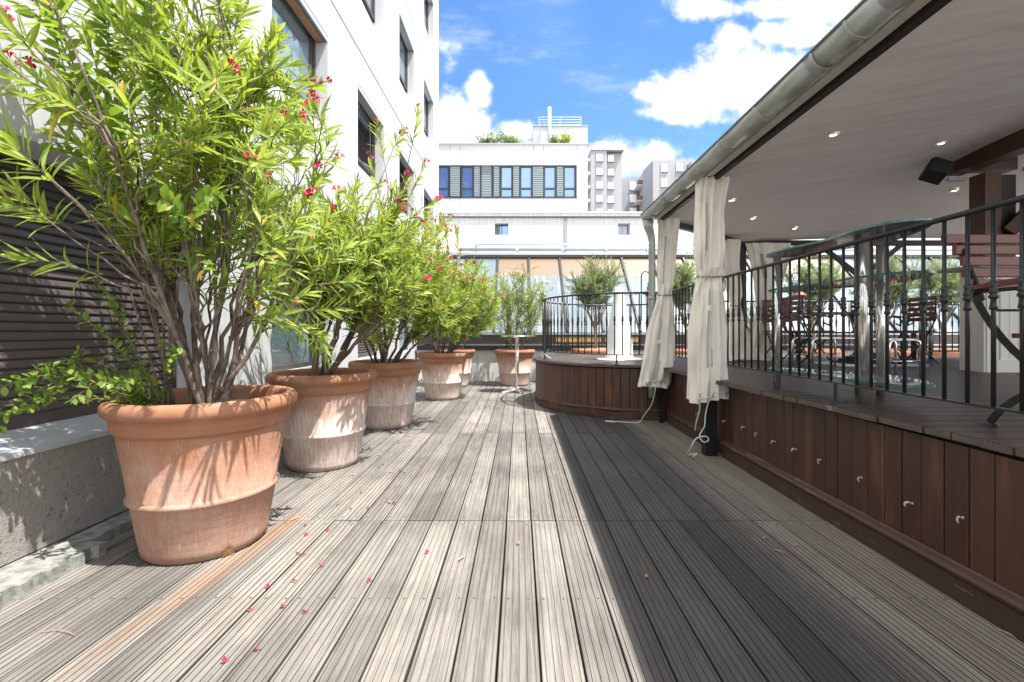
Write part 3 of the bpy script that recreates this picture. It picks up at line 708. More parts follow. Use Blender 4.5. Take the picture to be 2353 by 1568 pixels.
for x in (-0.1, 1.25, 2.55, 3.8, 5.6, 7.4):
    mb = MB(); mb.tube([(x,13.6,z1_),(x+0.08,13.6,z1_)], 0.075, 10); mb.box(x, x+0.03, 13.5, LY-0.002, z1_-0.1, z1_-0.06)
    if x == 2.55: mb.tube([(2.58,13.6,z1_),(2.58,13.7,z2_+0.06)], 0.045, 8)
    mb.build('coupling', PIPE, pp)
reloc(pp)
# ================================================================== POTS AND PLANTS
def make_pot(x, y, h, rr, label, lime, rz=0.0, cyl=False):
    s = h/0.836; q = rr/0.46
    root = empty('terracotta_pot', (x, y, 0), label, 'plant pot', 'large terracotta pots on the deck', rz)
    pr = [(0.285,0.0),(0.300,0.012),(0.306,0.05)]
    b0 = [(0.306,0.05),(0.345,0.295)]
    pr += [(0.345,0.285),(0.352,0.292),(0.362,0.300),(0.364,0.312),(0.358,0.322),(0.350,0.330),(0.400,0.652),(0.401,0.668),(0.413,0.670),(0.418,0.676),(0.421,0.690),(0.424,0.705),
           (0.426,0.722),(0.428,0.740),(0.434,0.745),(0.434,0.749),(0.448,0.756),(0.458,0.766),(0.463,0.786),(0.460,0.812),(0.448,0.830),(0.430,0.836),(0.410,0.834),(0.396,0.824),(0.390,0.800),(0.378,0.700),(0.372,0.690)]
    m = MB(); m.lathe([(a*q, b*s) for a, b in pr], (0,0,0), 72)
    body = m.build('body', TERRA, root, True); body.color = (lime, 1, 1, 1)
    m = MB(); m.lathe([(0.376*q,0.742*s),(0.30*q,0.758*s),(0.15*q,0.775*s),(0.0005,0.780*s)], (0,0,0), 40); m.build('soil', SOIL, root, True)
    return root
POTS = [(-1.78,2.60,0.836,0.46,'big orange terracotta pot with a broken notch in its foot, nearest of the row',0.22),
        (-1.77,4.12,0.83,0.46,'large terracotta pot with white lime bloom on its lower half, second of the row',1.0),
        (-1.68,5.78,0.82,0.46,'large lime-stained terracotta pot, third from the camera in the row by the facade',1.05),
        (-1.36,8.12,0.82,0.455,'terracotta pot with white lower half, fourth of the row, overlapping a paler one',1.0),
        (-1.42,9.95,0.80,0.455,'terracotta pot mostly hidden behind the fourth pot of the row',1.1),
        (-0.10,10.12,0.79,0.455,'terracotta pot standing alone by the white parapet wall behind the chrome table',0.75)]
for i, p_ in enumerate(POTS): pt = make_pot(*p_[:5], p_[5], rz=i*1.3)
# drain notch of the first pot
m = MB(); 
for k in range(9):
    a = math.pi*k/8
vs = [(0,0,0)]
an = math.atan2(-2.6, 1.78)+0.30
cx, cy = -1.78, 2.60
for k in range(13):
    t = k/12; ang = an+(t-0.5)*0.20; zz = 0.004+0.062*math.sin(math.pi*t)**0.6*(0.85+0.3*math.sin(k*2.3)); rr_ = 0.3025+0.012*min(1, zz/0.05)
    vs.append((math.cos(ang)*rr_, math.sin(ang)*rr_, zz))
vs[0] = (math.cos(an)*0.304, math.sin(an)*0.304, 0.002)
first = [o for o in col.objects if o.name == 'terracotta_pot'][0]
m.add(vs, [(0,k,k+1) for k in range(1,13)])
nt = m.build('broken_notch', mat('broken ochre clay', (0.20,0.115,0.045), 0.95, bump=0.8, var=0.2, vscale=40), first)

def leaf_into(mb, base, d, nrm, L, W, bend, fold=0.25):
    side = d.cross(nrm)
    if side.length < 1e-5: return
    side.normalize(); nrm = side.cross(d).normalized()
    prof_ = ((0.0,0.10),(0.28,0.85),(0.55,1.0),(0.80,0.62))
    vs = []
    for t, wd in prof_:
        c = base+d*(L*t)-nrm*(bend*L*t*t)
        w2 = W*0.5*wd
        vs += [c-side*w2+nrm*(fold*w2), c, c+side*w2+nrm*(fold*w2)]
    vs.append(base+d*L-nrm*(bend*L))
    fs = []
    for i in range(3):
        a = i*3; fs += [(a,a+1,a+4,a+3),(a+1,a+2,a+5,a+4)]
    fs += [(9,10,12),(10,11,12)]
    mb.add(vs, fs)
def flower_into(mb, c, d, r, rn):
    u = d.orthogonal().normalized(); w_ = d.cross(u)
    tub = c-d*r*0.9
    a0 = rn.random()*6.28
    for k in range(5):
        a = a0+k*6.283/5; e1 = u*math.cos(a)+w_*math.sin(a); a2 = a+0.55; e2 = u*math.cos(a2)+w_*math.sin(a2); a3 = a-0.45; e3 = u*math.cos(a3)+w_*math.sin(a3)
        q = r*rn.uniform(0.8,1.1)
        mb.add([tub, c+e3*q*0.45, c+e3*q*0.95+d*r*0.25, c+e1*q*1.15+d*r*0.1, c+e2*q*0.9+d*r*0.35, c+e2*q*0.4], [(0,1,5),(1,2,3,4,5)])
def rand_dir(rn):
    while True:
        v = Vector((rn.uniform(-1,1), rn.uniform(-1,1), rn.uniform(-1,1)))
        if 0.05 < v.length < 1: return v.normalized()
def shrub(name, label, cat, group, base, seed, crown, ntip, ntrunk, LL, LW, leafm, barkm, whorl=3, nodes=9, tlen=0.36, trunk_r=0.018,
          extra=(), flowers=0, fmat=None, fr=0.02, xmin=-9, shell=0.55, zlow=None, base_r=0.16, ang=(22,62), fl_top=True, sub=3, tips_per=3, bow=0.25, kink=0.010, fan=(.3,.85), straight=False):
    rn = random.Random(seed)
    root = empty(name, base, label, cat, group)
    base = Vector(base); cc = Vector(crown[0]); rad = Vector(crown[1])
    st = MB(); lf = MB(); trunks = []
    for i in range(ntrunk):
        a = 6.283*i/ntrunk+rn.uniform(-.4,.4); b = base+Vector((math.cos(a), math.sin(a), 0))*base_r*rn.uniform(.3,1)
        f = rn.uniform(*fan)
        e = cc+Vector((math.cos(a)*rad.x*f, math.sin(a)*rad.y*f, rad.z*(rn.uniform(-.55,.2) if straight else rn.uniform(-.1,.45))))
        e.x = max(e.x, xmin+0.1)
        mid = (b+e)/2+Vector((math.cos(a),math.sin(a),0))*rn.uniform(-.02,.12)*bow*4+rand_dir(rn)*0.05
        mid.z = b.z+(e.z-b.z)*rn.uniform(.42,.55)
        if straight: mid = (b+e)/2+rand_dir(rn)*0.06+Vector((0,0,.05)); mid.x += .04*math.cos(a)
        pts = bez(b, mid, e, 10)
        pts = [p+rand_dir(rn)*kink if 0 < k < 10 else p for k, p in enumerate(pts)]
        r0 = trunk_r*rn.uniform(.6,1.25); st.tube(pts, [r0*(1-0.70*k/10) for k in range(11)], 7, False)
        trunks.append((pts, r0))
    targets = []
    for i in range(ntip):
        d = rand_dir(rn); rr_ = shell+(1-shell)*rn.random() if rn.random() < 0.75 else rn.uniform(.15,.9)
        t = cc+Vector((d.x*rad.x, d.y*rad.y, d.z*rad.z))*rr_
        if t.x < xmin: t.x = xmin+rn.random()*0.25
        if zlow and t.z < zlow: t.z = zlow+rn.random()*0.5
        targets.append((t, False))
    for e in extra: targets.append((Vector(e), True))
    ends = []
    for t, ex in targets:
        tk = min(trunks, key=lambda q: (q[0][-1]-t).length+rn.random()*0.25)
        s0 = rn.uniform(0.35,0.95) if not ex else 0.9; k = int(s0*10); p0 = tk[0][k]
        if (t.z-p0.z) < 0.1 and k > 4: k = 3; p0 = tk[0][k]
        tang = (tk[0][min(k+1,10)]-tk[0][k-1]).normalized(); L = (t-p0).length
        c1 = p0+tang*L*0.45+Vector((0,0,-0.04*L))
        m = 8; pts = bez(p0, c1, t, m)
        pts = [p+rand_dir(rn)*kink*.8 if 0 < j < m else p for j, p in enumerate(pts)]
        r0 = max(0.0038, min(tk[1]*0.45, 0.006+0.004*L)); st.tube(pts, [r0*(1-0.6*j/m) for j in range(m+1)], 5, False)
        shoots = [(pts, L)]
        if tips_per > 1 and not ex:
            for q in range(rn.randint(1, tips_per-1)):
                j = rn.randint(3, 6); dd = (pts[j+1]-pts[j]).normalized(); o_ = rand_dir(rn); o_.z = abs(o_.z)*.6
                l2 = rn.uniform(.22,.42)*(LL/0.12)**.5; e = pts[j]+(dd*0.8+o_*0.75).normalized()*l2
                if e.x < xmin: e.x = xmin+.05
                q2 = bez(pts[j], pts[j]+dd*l2*.5, e, 5); st.tube(q2, [r0*.55*(1-.5*z/5) for z in range(6)], 4, False); shoots.append((q2, l2))
        for pts2, L2 in shoots:
            m2 = len(pts2)-1; seg = [(pts2[j+1]-pts2[j]).length for j in range(m2)]; tot = sum(seg); tl = min(tlen*rn.uniform(.7,1.15), tot*.92)
            for nd in range(nodes):
                u = nd/(nodes-1); s_ = tot-tl*(1-u)**1.0; acc = 0; j = 0
                while j < m2-1 and acc+seg[j] < s_: acc += seg[j]; j += 1
                tt = min(1, (s_-acc)/max(seg[j],1e-6)); p = pts2[j].lerp(pts2[j+1], tt); tg = (pts2[j+1]-pts2[j]).normalized()
                a0 = rn.random()*6.28; up = tg.orthogonal().normalized(); w_ = tg.cross(up)
                for w in range(whorl):
                    if rn.random() < 0.10+0.25*(1-u): continue
                    a = a0+w*6.283/whorl+rn.uniform(-.25,.25); rd = up*math.cos(a)+w_*math.sin(a)
                    al = R(ang[1]+(ang[0]-ang[1])*u+rn.uniform(-9,9)); d = (tg*math.cos(al)+rd*math.sin(al)).normalized()
                    l = LL*rn.uniform(.72,1.15)*(0.68 if u > .93 else 1)
                    leaf_into(lf, p, d, (tg-rd*0.35+rand_dir(rn)*.12).normalized(), l, LW*rn.uniform(.8,1.2), rn.uniform(-.08,.42), rn.uniform(.1,.6))
            ends.append((pts2[-1], (pts2[-1]-pts2[-2]).normalized(), ex))
    st.build('branches', barkm, root, True); lf.build('leaves', leafm, root)
    if flowers:
        ends.sort(key=lambda e: -(e[0].z+0.35*e[0].x+(5 if e[2] else 0)-0.5*e[0].y*0+rn.random()*0.9))
        for (p, d, ex) in ends[:flowers]:
            fm = MB(); sm = MB()
            for k in range(rn.randint(1,4)):
                o_ = rand_dir(rn); o_.z = abs(o_.z); c = p+d*rn.uniform(.03,.09)+o_*rn.uniform(.015,.05)
                flower_into(fm, c, (d*0.6+o_).normalized(), fr*rn.uniform(.7,1.15), rn); sm.tube([p, c-o_*.015], 0.0015, 3, False)
            fc = fm.build('flower_cluster', fmat, root); sm.build('flower_stalk', barkm, fc)
    reloc(root)
    return root
G = 'oleanders in terracotta pots'
ZB = 0.77
shrub('oleander', 'biggest oleander, many bare branching stems and bright leaves, in the nearest pot', 'shrub', G, (-1.78,2.60,ZB), 11,
      ((-1.82,2.70,2.30),(0.68,0.80,0.92)), 112, 17, 0.138, 0.0195, LEAF, BARK, nodes=8, tlen=0.22, trunk_r=0.0145, xmin=-2.28, zlow=1.50, shell=.55, base_r=.10, kink=.022, fan=(.35,1.0), straight=True,
      extra=[(-1.62,2.15,3.0),(-1.9,2.3,3.15),(-1.55,2.4,3.15),(-1.36,2.55,2.80),(-1.75,2.4,3.2),(-1.16,2.55,2.42),(-1.2,2.65,2.62),(-1.10,2.65,2.18),(-1.10,2.45,2.0),(-1.10,2.62,1.84),(-1.18,2.45,1.62),(-1.18,2.5,1.40),(-1.22,2.35,1.28),
             (-2.2,2.0,2.5),(-1.32,2.35,2.2),(-1.12,1.95,1.92),(-1.06,2.05,2.12),(-1.2,1.85,2.25),(-1.0,2.12,1.78),(-1.1,2.05,1.6),(-1.02,2.3,2.3),(-2.3,2.9,1.65),(-2.2,2.1,2.9),(-2.25,2.2,2.7),(-2.3,2.3,2.45),(-2.1,2.0,2.3),
             (-2.32,2.15,2.8),(-2.05,2.1,3.0),(-1.25,2.3,1.45),(-1.15,2.35,1.75),(-1.22,2.2,1.85),(-1.12,2.55,1.15),(-1.05,2.62,1.32),(-1.0,2.7,1.5),(-1.16,2.7,1.05),(-1.22,2.5,1.22),(-1.0,2.6,1.66),(-2.0,1.75,1.7),(-2.05,1.8,1.95),(-1.95,1.75,2.2),(-2.1,1.8,2.45),(-1.95,1.8,2.65),(-2.15,1.9,2.2),(-2.2,2.0,1.8),(-2.1,1.95,1.5),(-1.9,1.7,1.9)], flowers=30, fmat=FLOW, fr=0.021)
shrub('oleander', 'oleander with two long arching branches reaching right, in the second pot', 'shrub', G, (-1.77,4.12,ZB), 22,
      ((-1.46,4.05,1.84),(0.76,0.80,0.74)), 150, 13, 0.130, 0.0195, LEAF, BARK, nodes=8, tlen=0.28, xmin=-2.38, zlow=1.12, kink=.018, base_r=.12, straight=True,
      extra=[(-1.24,4.0,2.98),(-1.28,3.95,2.62),(-0.88,3.95,3.08),(-1.02,3.95,2.90),(-0.84,4.0,2.62),(-0.96,3.9,2.46),(-0.76,4.0,2.32),(-1.1,3.9,2.30),(-.8,3.9,2.0),(-.85,3.85,1.6)], flowers=24, fmat=FLOW, fr=0.024)
shrub('oleander', 'dense oleander dotted with crimson flowers, in the third pot', 'shrub', G, (-1.68,5.78,ZB), 33,
      ((-1.32,5.50,1.80),(0.88,0.82,0.80)), 190, 13, 0.122, 0.018, LEAF, BARK, nodes=8, tlen=0.28, xmin=-2.38, zlow=1.05, flowers=44, fmat=FLOW, fr=0.024, kink=.018, straight=True,
      extra=[(-0.85,5.5,2.55),(-0.95,5.6,2.6),(-0.75,5.5,2.4),(-1.1,5.5,2.6)])
shrub('oleander', 'rounded oleander with red flowers, in the fourth pot', 'shrub', G, (-1.36,8.12,ZB), 44,
      ((-1.08,8.0,1.72),(0.84,0.7,0.80)), 150, 11, 0.12, 0.017, LEAF, BARK, nodes=8, tlen=0.28, xmin=-2.3, zlow=1.0, flowers=44, fmat=FLOW, fr=0.024)
shrub('oleander', 'oleander rising behind the fourth pot, with pale and red flowers', 'shrub', G, (-1.42,9.95,ZB-0.03), 55,
      ((-1.15,9.9,1.75),(0.85,0.6,0.8)), 75, 8, 0.12, 0.017, LEAF, BARK, nodes=8, tlen=0.28, xmin=-2.3, zlow=1.0, flowers=12, fmat=FLOWP, fr=0.024)
shrub('oleander', 'open oleander with pale pink flowers, in the pot behind the chrome table', 'shrub', G, (-0.10,10.12,ZB-0.04), 66,
      ((-0.02,10.1,1.82),(0.72,0.6,0.86)), 135, 13, 0.105, 0.014, LEAFP, BARK, nodes=7, tlen=0.26, zlow=0.85, flowers=30, fmat=FLOWP, fr=0.026, trunk_r=0.012)
# trailing oval-leaved shrub in the first pot
rn = random.Random(5)
root = empty('trailing_shrub', (-1.95,2.45,ZB), 'small oval-leaved shrub trailing over the left rim of the nearest pot', 'shrub')
st = MB(); lf = MB()
def sprig(pts, r, LLL, WW, step=0.030):
    st.tube(pts, [r*(1-.6*i/(len(pts)-1)) for i in range(len(pts))], 5, False)
    for i in range(len(pts)-1):
        n = max(1, int((pts[i+1]-pts[i]).length/step)); tg = (pts[i+1]-pts[i]).normalized()
        for k in range(n):
            if i == 0 and k < n/2: continue
            p = pts[i].lerp(pts[i+1], k/n); u = tg.orthogonal().normalized(); w_ = tg.cross(u)
            for sgn in (0, 3.14):
                a = rn.random()*1.5+sgn; rd = u*math.cos(a)+w_*math.sin(a); d = (tg*.6+rd).normalized()
                leaf_into(lf, p, d, (Vector((0,0,1))+rand_dir(rn)*.5).normalized(), LLL*rn.uniform(.7,1.15), WW*rn.uniform(.8,1.15), .1, .2)
for e, c in [((-2.28,2.15,1.02),(-2.1,2.3,1.15)),((-2.34,2.05,0.80),(-2.2,2.2,1.05)),((-2.42,1.98,0.68),(-2.3,2.1,1.0)),((-2.2,2.2,1.32),(-2.05,2.4,1.1)),((-2.12,2.25,1.5),(-2.05,2.4,1.15)),((-1.85,2.12,0.92),(-1.9,2.25,1.08)),((-2.05,2.08,0.86),(-2.0,2.2,1.06)),((-2.25,2.1,0.90),(-2.1,2.3,1.1)),((-1.7,2.3,1.12),(-1.85,2.4,1.1)),((-2.3,2.0,0.93),(-2.2,2.2,1.1))]:
    pts = bez((-1.95+rn.uniform(-.05,.05),2.45,ZB), c, e, 9); sprig(pts, 0.004, 0.048, 0.024, 0.022)
    for k in range(3):
        j = rn.randint(4, 8); e2 = pts[j]+(rand_dir(rn)+Vector((-.3,-.3,-.1)))*0.10; sprig([pts[j], (pts[j]+e2)/2+Vector((0,0,.01)), e2], 0.002, 0.042, 0.021, 0.02)
st.build('stems', BARK, root, True); lf.build('leaves', LEAF2, root); reloc(root)
root = empty('climbing_shrub', (-2.05,2.65,ZB), 'tall shrub with broad oval leaves climbing through the top left of the biggest oleander', 'shrub')
st = MB(); lf = MB()
for e, c in [((-1.75,1.85,2.95),(-2.0,2.3,1.9)),((-2.0,1.8,2.8),(-2.1,2.4,2.0)),((-1.55,1.9,2.85),(-1.9,2.4,2.0)),((-1.5,2.1,1.75),(-1.8,2.4,1.7)),((-2.2,2.1,2.75),(-2.2,2.4,1.9))]:
    pts = bez((-2.05+rn.uniform(-.05,.05),2.65,ZB), c, e, 12); st.tube(pts, [.007*(1-.7*i/12) for i in range(13)], 5, False)
    sprig(pts[8:], 0.003, 0.085, 0.045, 0.035)
    for k in range(5):
        j = rn.randint(7, 11); e2 = pts[j]+(rand_dir(rn)*.8+Vector((.2,-.1,.2)))*0.28; sprig([pts[j], (pts[j]+e2)/2+Vector((0,0,.03)), e2], 0.002, 0.075, 0.040, 0.032)
st.build('stems', BARK, root, True); lf.build('leaves', LEAF2, root); reloc(root)
# olive trees in troughs behind the platform
def olive(x, y, s, seed, label, tl):
    tr = empty('terracotta_trough', (x, y, 0), tl, 'planter', 'terracotta troughs by the glass wall')
    m = MB()
    prof2 = [(0.40,0.0),(0.44,0.02),(0.50,0.62),(0.55,0.66),(0.56,0.72),(0.53,0.76),(0.49,0.75),(0.48,0.66)]
    m.lathe(prof2, (0,0,0.05), 36); m.v = [(a*1.0,b*0.66,c) for a,b,c in m.v]; m.build('body', TERRA2, tr, True)
    m = MB(); m.lathe([(0.485,0.72),(0.0005,0.74)], (0,0,0), 30); m.v = [(a,b*0.66,c) for a,b,c in m.v]; m.build('soil', SOIL, tr)
    return shrub('olive_tree', label, 'tree', 'olive trees behind the railing', (x,y,1.30), seed, ((x,y,2.32),(0.70*s,0.55*s,0.66*s)), 260, 7, 0.055, 0.012, LEAFO, BARKO, whorl=2, nodes=13, tlen=0.30,
          trunk_r=0.016, base_r=0.03, zlow=1.60, ang=(30,65), tips_per=4, shell=.4)
ox = P(1368,0,10.3).x
for i, (x, y, s, lb1, lb2) in enumerate([(ox, 10.3, 1.0, 'small olive tree with bare forked trunk, seen above the curved railing', 'terracotta trough under the olive tree left of the curtains'),
        (3.75, 10.2, 1.0, 'olive tree seen between the two tied front curtains', 'terracotta trough behind the railing between the front curtains'),
        (6.6, 10.2, 1.05, 'olive tree seen through the pavilion left of the chrome column', 'terracotta trough seen through the pavilion left of the chrome column'),
        (8.1, 10.1, 1.15, 'olive tree seen through the pavilion just right of the chrome column', 'terracotta trough just right of the chrome column'),
        (9.4, 10.1, 1.05, 'olive tree seen beside the brown timber post', 'terracotta trough seen beside the cream counter wall')]):
    tr_ = olive(x, y, s, 80+i, lb1, lb2)
    m = MB(); m.tube(bez((x,y,0.72),(x+0.03,y,1.0),(x-0.02,y,1.32),6), [.045,.04,.036,.034,.033,.034,.03], 10, False)
    m.tube(bez((x-0.02,y,1.28),(x-0.1,y,1.5),(x-0.22,y,1.8),5), [.03,.026,.022,.018,.014,.01], 8, False); m.tube(bez((x-0.02,y,1.28),(x+0.1,y,1.42),(x+0.24,y-.05,1.75),5), [.028,.025,.022,.018,.014,.01], 8, False)
    q = m.build('trunk', BARKO, tr_, True); q.matrix_parent_inverse = Matrix.Translation(-Vector(tr_.location))
# climber on the glass wall
shrub('climber', 'thin leafy climber on the glass wall behind the hidden lantern', 'shrub', None, (5.6,10.6,0.3), 91, ((5.6,10.6,1.5),(0.45,0.25,0.75)), 70, 5, 0.05, 0.02, LEAFO, BARKO, whorl=2, nodes=8, tlen=0.3, trunk_r=.012, base_r=.1, zlow=.8)
# shrubs on the roof of the office block
zr = P(0,330,20).z
for i, (dx, w, h, lbx) in enumerate([(1118,.35,.22,'low dark green shrub at the left end of the office roof planting'), (1152,.55,.36,'wide bushy shrub in the middle of the office roof edge'), (1182,.25,.2,'small dark shrub at the right end of the roof planting'), (1274,.2,.2,'pale grassy plant on the roof beside the chimney'), (1298,.26,.36,'upright leafy plant against the white roof box')]):
    px = P(dx,0,20.4).x
    shrub('roof_shrub', lbx, 'shrub', 'shrubs on the office roof', (px,20.4,zr), 120+i, ((px,20.4,zr+h*.8),(w,.3,h*.8)), 46, 5, 0.10, 0.045, LEAFO if i != 4 else LEAF, BARK, whorl=2, nodes=5, tlen=.2, trunk_r=.01, base_r=w*.5, zlow=zr+.05, tips_per=2)

# ================================================================== RAISED PLATFORM
SH = 0.74; CX, CYc, CR = 1.90, 7.70, 1.62
def edge_x(y):
    if y > 6.0:
        if y >= CYc+CR*0.999: return CX-0.05
        return CX-math.sqrt(max(0, (CR+0.045)**2-(y-CYc)**2))
    return 1.93 if y < 2 else (1.93-0.05*(y-2) if y < 3 else (1.88-0.06*(y-3) if y < 4 else max(1.80, 1.82-0.01*(y-4))))
def right_x(y): return 9.6 if y <= 8.05 else max(2.2, 9.6-(y-8.05)*12) if y < 8.5 else 3.6-(y-8.5)*1.3
stg = empty('wooden_platform', (5, 4, 0), 'raised dark timber platform with vertical cladding and a rounded projecting end', 'platform')
mb = MB(); sp = 0.13; PT = 0.034
pf = board_profile(sp-0.006, 6, 0.004, 0.007)
pf = [(a, max(b, -PT) if b > -0.02 else -PT) for a, b in pf]
y = -1.6
while y < CYc+CR-0.05:
    ya = y; lx = []
    jx = rnd.uniform(-0.008, 0.008); big = rnd.random() < .12; yb = y+sp
    if 5.98 < y < CYc-CR: 
        pass
    L = []; Rr = []
    for a, b in pf:
        yy = y+a; e = edge_x(yy) if not (6.0 < yy < CYc-CR-0.02) else 1.80
        # rounded nose meets the straight edge
        if 6.0 <= yy: e = min(e, 1.80) if yy < CYc-CR+0.15 else e
        L.append((e+jx*(1 if yy < 6 else .4), yy, SH+b)); Rr.append((right_x(yy), yy, SH+b))
    n = len(pf)
    for k in range(n-1):
        mb.cur = 1 if is_groove(pf[k], pf[k+1]) and k not in (0, n-2) else 0
        mb.add([L[k], L[k+1], Rr[k+1], Rr[k]], [(0,1,2,3)])
    mb.cur = 2; mb.add(L, [tuple(range(n-1,-1,-1))]); mb.cur = 0; mb.add(Rr, [tuple(range(n))])
    mb.cur = 0; mb.add([L[0], L[-1], Rr[-1], Rr[0]], [(3,2,1,0)])
    y += sp
mb.cur = 3; mb.box(1.99, 9.6, -1.6, 8.0, SH-0.06, SH-PT-0.001)
mb.prism([(CX+(CR-.09)*math.cos(2*math.pi*k/40), CYc+(CR-.09)*math.sin(2*math.pi*k/40)) for k in range(40)], SH-0.07, SH-PT-0.002)
mb.build('floor_boards', [STAGE, SGROOVE, EDGE, BACK], stg)
# screw heads on the platform edge
mb = MB()
for k in range(46):
    yy = 0.7+k*0.13; mb.lathe([(0.0001,0.0012),(0.005,0.001),(0.006,-0.002)], (edge_x(yy)+0.06, yy+.03, SH), 8)
mb.build('screw_heads', SCREW, stg)
# path of the fascia
FXW = 1.955
path = [(FXW,-1.6)]; yy = -1.6
while yy < 6.13: yy += rnd.choice((.112,.116,.12,.124,.108)); path.append((FXW, yy))
path[-1] = (FXW, 6.14)
arc = []
a0, a1 = -math.pi/2+0.03, -math.pi*1.38
NA = 39
for k in range(NA+1):
    a = a0+(a1-a0)*k/NA; arc.append((CX+CR*math.cos(a), CYc+CR*math.sin(a)))
path += arc
fb = MB(); bk = MB()
for i in range(len(path)-1):
    p = Vector((*path[i],0)); q = Vector((*path[i+1],0)); d = (q-p); Ln = d.length
    if Ln < 0.03: continue
    d.normalize(); nn = Vector((-d.y, d.x, 0))            # outward (towards -x)
    if nn.x > 0 and p.y < 6.1: nn = -nn
    off = rnd.uniform(-.002,.002); g = 0.003
    a = p+d*g; b = q-d*g; c_ = 0.003
    pts = [(a, -0.02), (a, -c_+off), (a+d*c_, off), (b-d*c_, off), (b, -c_+off), (b, -0.02)]
    vs = [tuple(u+nn*o_+Vector((0,0,0.02))) for u, o_ in pts]+[tuple(u+nn*o_+Vector((0,0,SH-0.055))) for u, o_ in pts]
    fb.add(vs, [(k, k+1, 7+k, 6+k) for k in range(5)]+[(0,5,11,6)])
    bk.add([p-nn*.016, q-nn*.016, q-nn*.016+Vector((0,0,SH-.04)), p-nn*.016+Vector((0,0,SH-.04))], [(0,1,2,3)])
fb.build('cladding_boards', WOODR, stg); bk.build('dark_backing', BACK, stg)
def skirt(pts, name='skirting_board'):
    s = MB(); m_ = MB(); pr = [(0.0,0.0),(0.026,0.0),(0.026,0.098),(0.018,0.106),(0.0,0.106)]
    pm = [(0.0,0.108),(0.030,0.108),(0.042,0.118),(0.044,0.130),(0.036,0.142),(0.024,0.147),(0.012,0.150),(0.0,0.158)]
    for prf, mm in ((pr, s), (pm, m_)):
        ring = []
        for i, p in enumerate(pts):
            d = Vector((*(pts[min(i+1,len(pts)-1)]),0))-Vector((*(pts[max(i-1,0)]),0)); d.normalize(); nn = Vector((-d.y, d.x, 0))
            ring.append([Vector((*p,0))+nn*o_+Vector((0,0,z+0.003)) for o_, z in prf])
        n = len(prf)
        for i in range(len(ring)-1):
            mm.add(ring[i]+ring[i+1], [(k, k+1, n+k+1, n+k) for k in range(n-1)])
        mm.add(ring[0], [tuple(range(n))]); mm.add(ring[-1], [tuple(range(n-1,-1,-1))])
    s.build(name, SKIRT, stg); m_.build('base_moulding', MOULD, stg)
skirt([(FXW,-1.6),(FXW,4.33)]); skirt([(FXW,4.49),(FXW,5.9)])
facet = [arc[k] for k in (0,6,12,18,24,30,36,39)]
skirt([(FXW-.09, CYc-CR)] + facet)
MB().box(FXW, FXW+0.04, 5.9, 6.2, 0, SH-0.05).build('corner_board', WOODR, stg)
m = MB(); p = P(1241,835,7.9); m.box(p.x-0.06, p.x+0.02, 7.55, 7.62, SH-0.14, SH-0.05); m.build('junction_box', ALU, stg)
# little zinc hooks along the cladding
hk = []
for dx, dy in [(1600,950),(1663,967),(1708,982),(1735,996),(1777,1015),(1825,1033),(1880,1057),(1974,1098),(2090,1157),(2205,1190),(2505,1320)]:
    Y = FXW*1046/(dx-1193)*0.99; hk.append((Y, EYE+(762-dy)/1046*Y))
for (Y, z) in hk:
    m = MB(); m.lathe([(0.0001,0),(0.006,0),(0.006,0.003),(0.0001,0.004)], (0,0,0), 10)
    m.v = [(FXW-0.004-c, Y+a, z+b) for a,b,c in m.v]
    s = rnd.uniform(-1.6,1.6)
    pts = [Vector((FXW-0.008,Y,z)), Vector((FXW-0.025,Y+.004*s,z+0.008)), Vector((FXW-0.040,Y+.012*s,z+0.002)), Vector((FXW-0.042,Y+.018*s,z-0.016)), Vector((FXW-0.036,Y+.02*s,z-0.03))]
    for i in range(4): m.beam(pts[0].lerp(pts[i], .7), pts[0].lerp(pts[i+1], .7), 0.010, 0.0018, (1,0,0.3))
    m.build('hook', HOOK, stg)
reloc(stg)

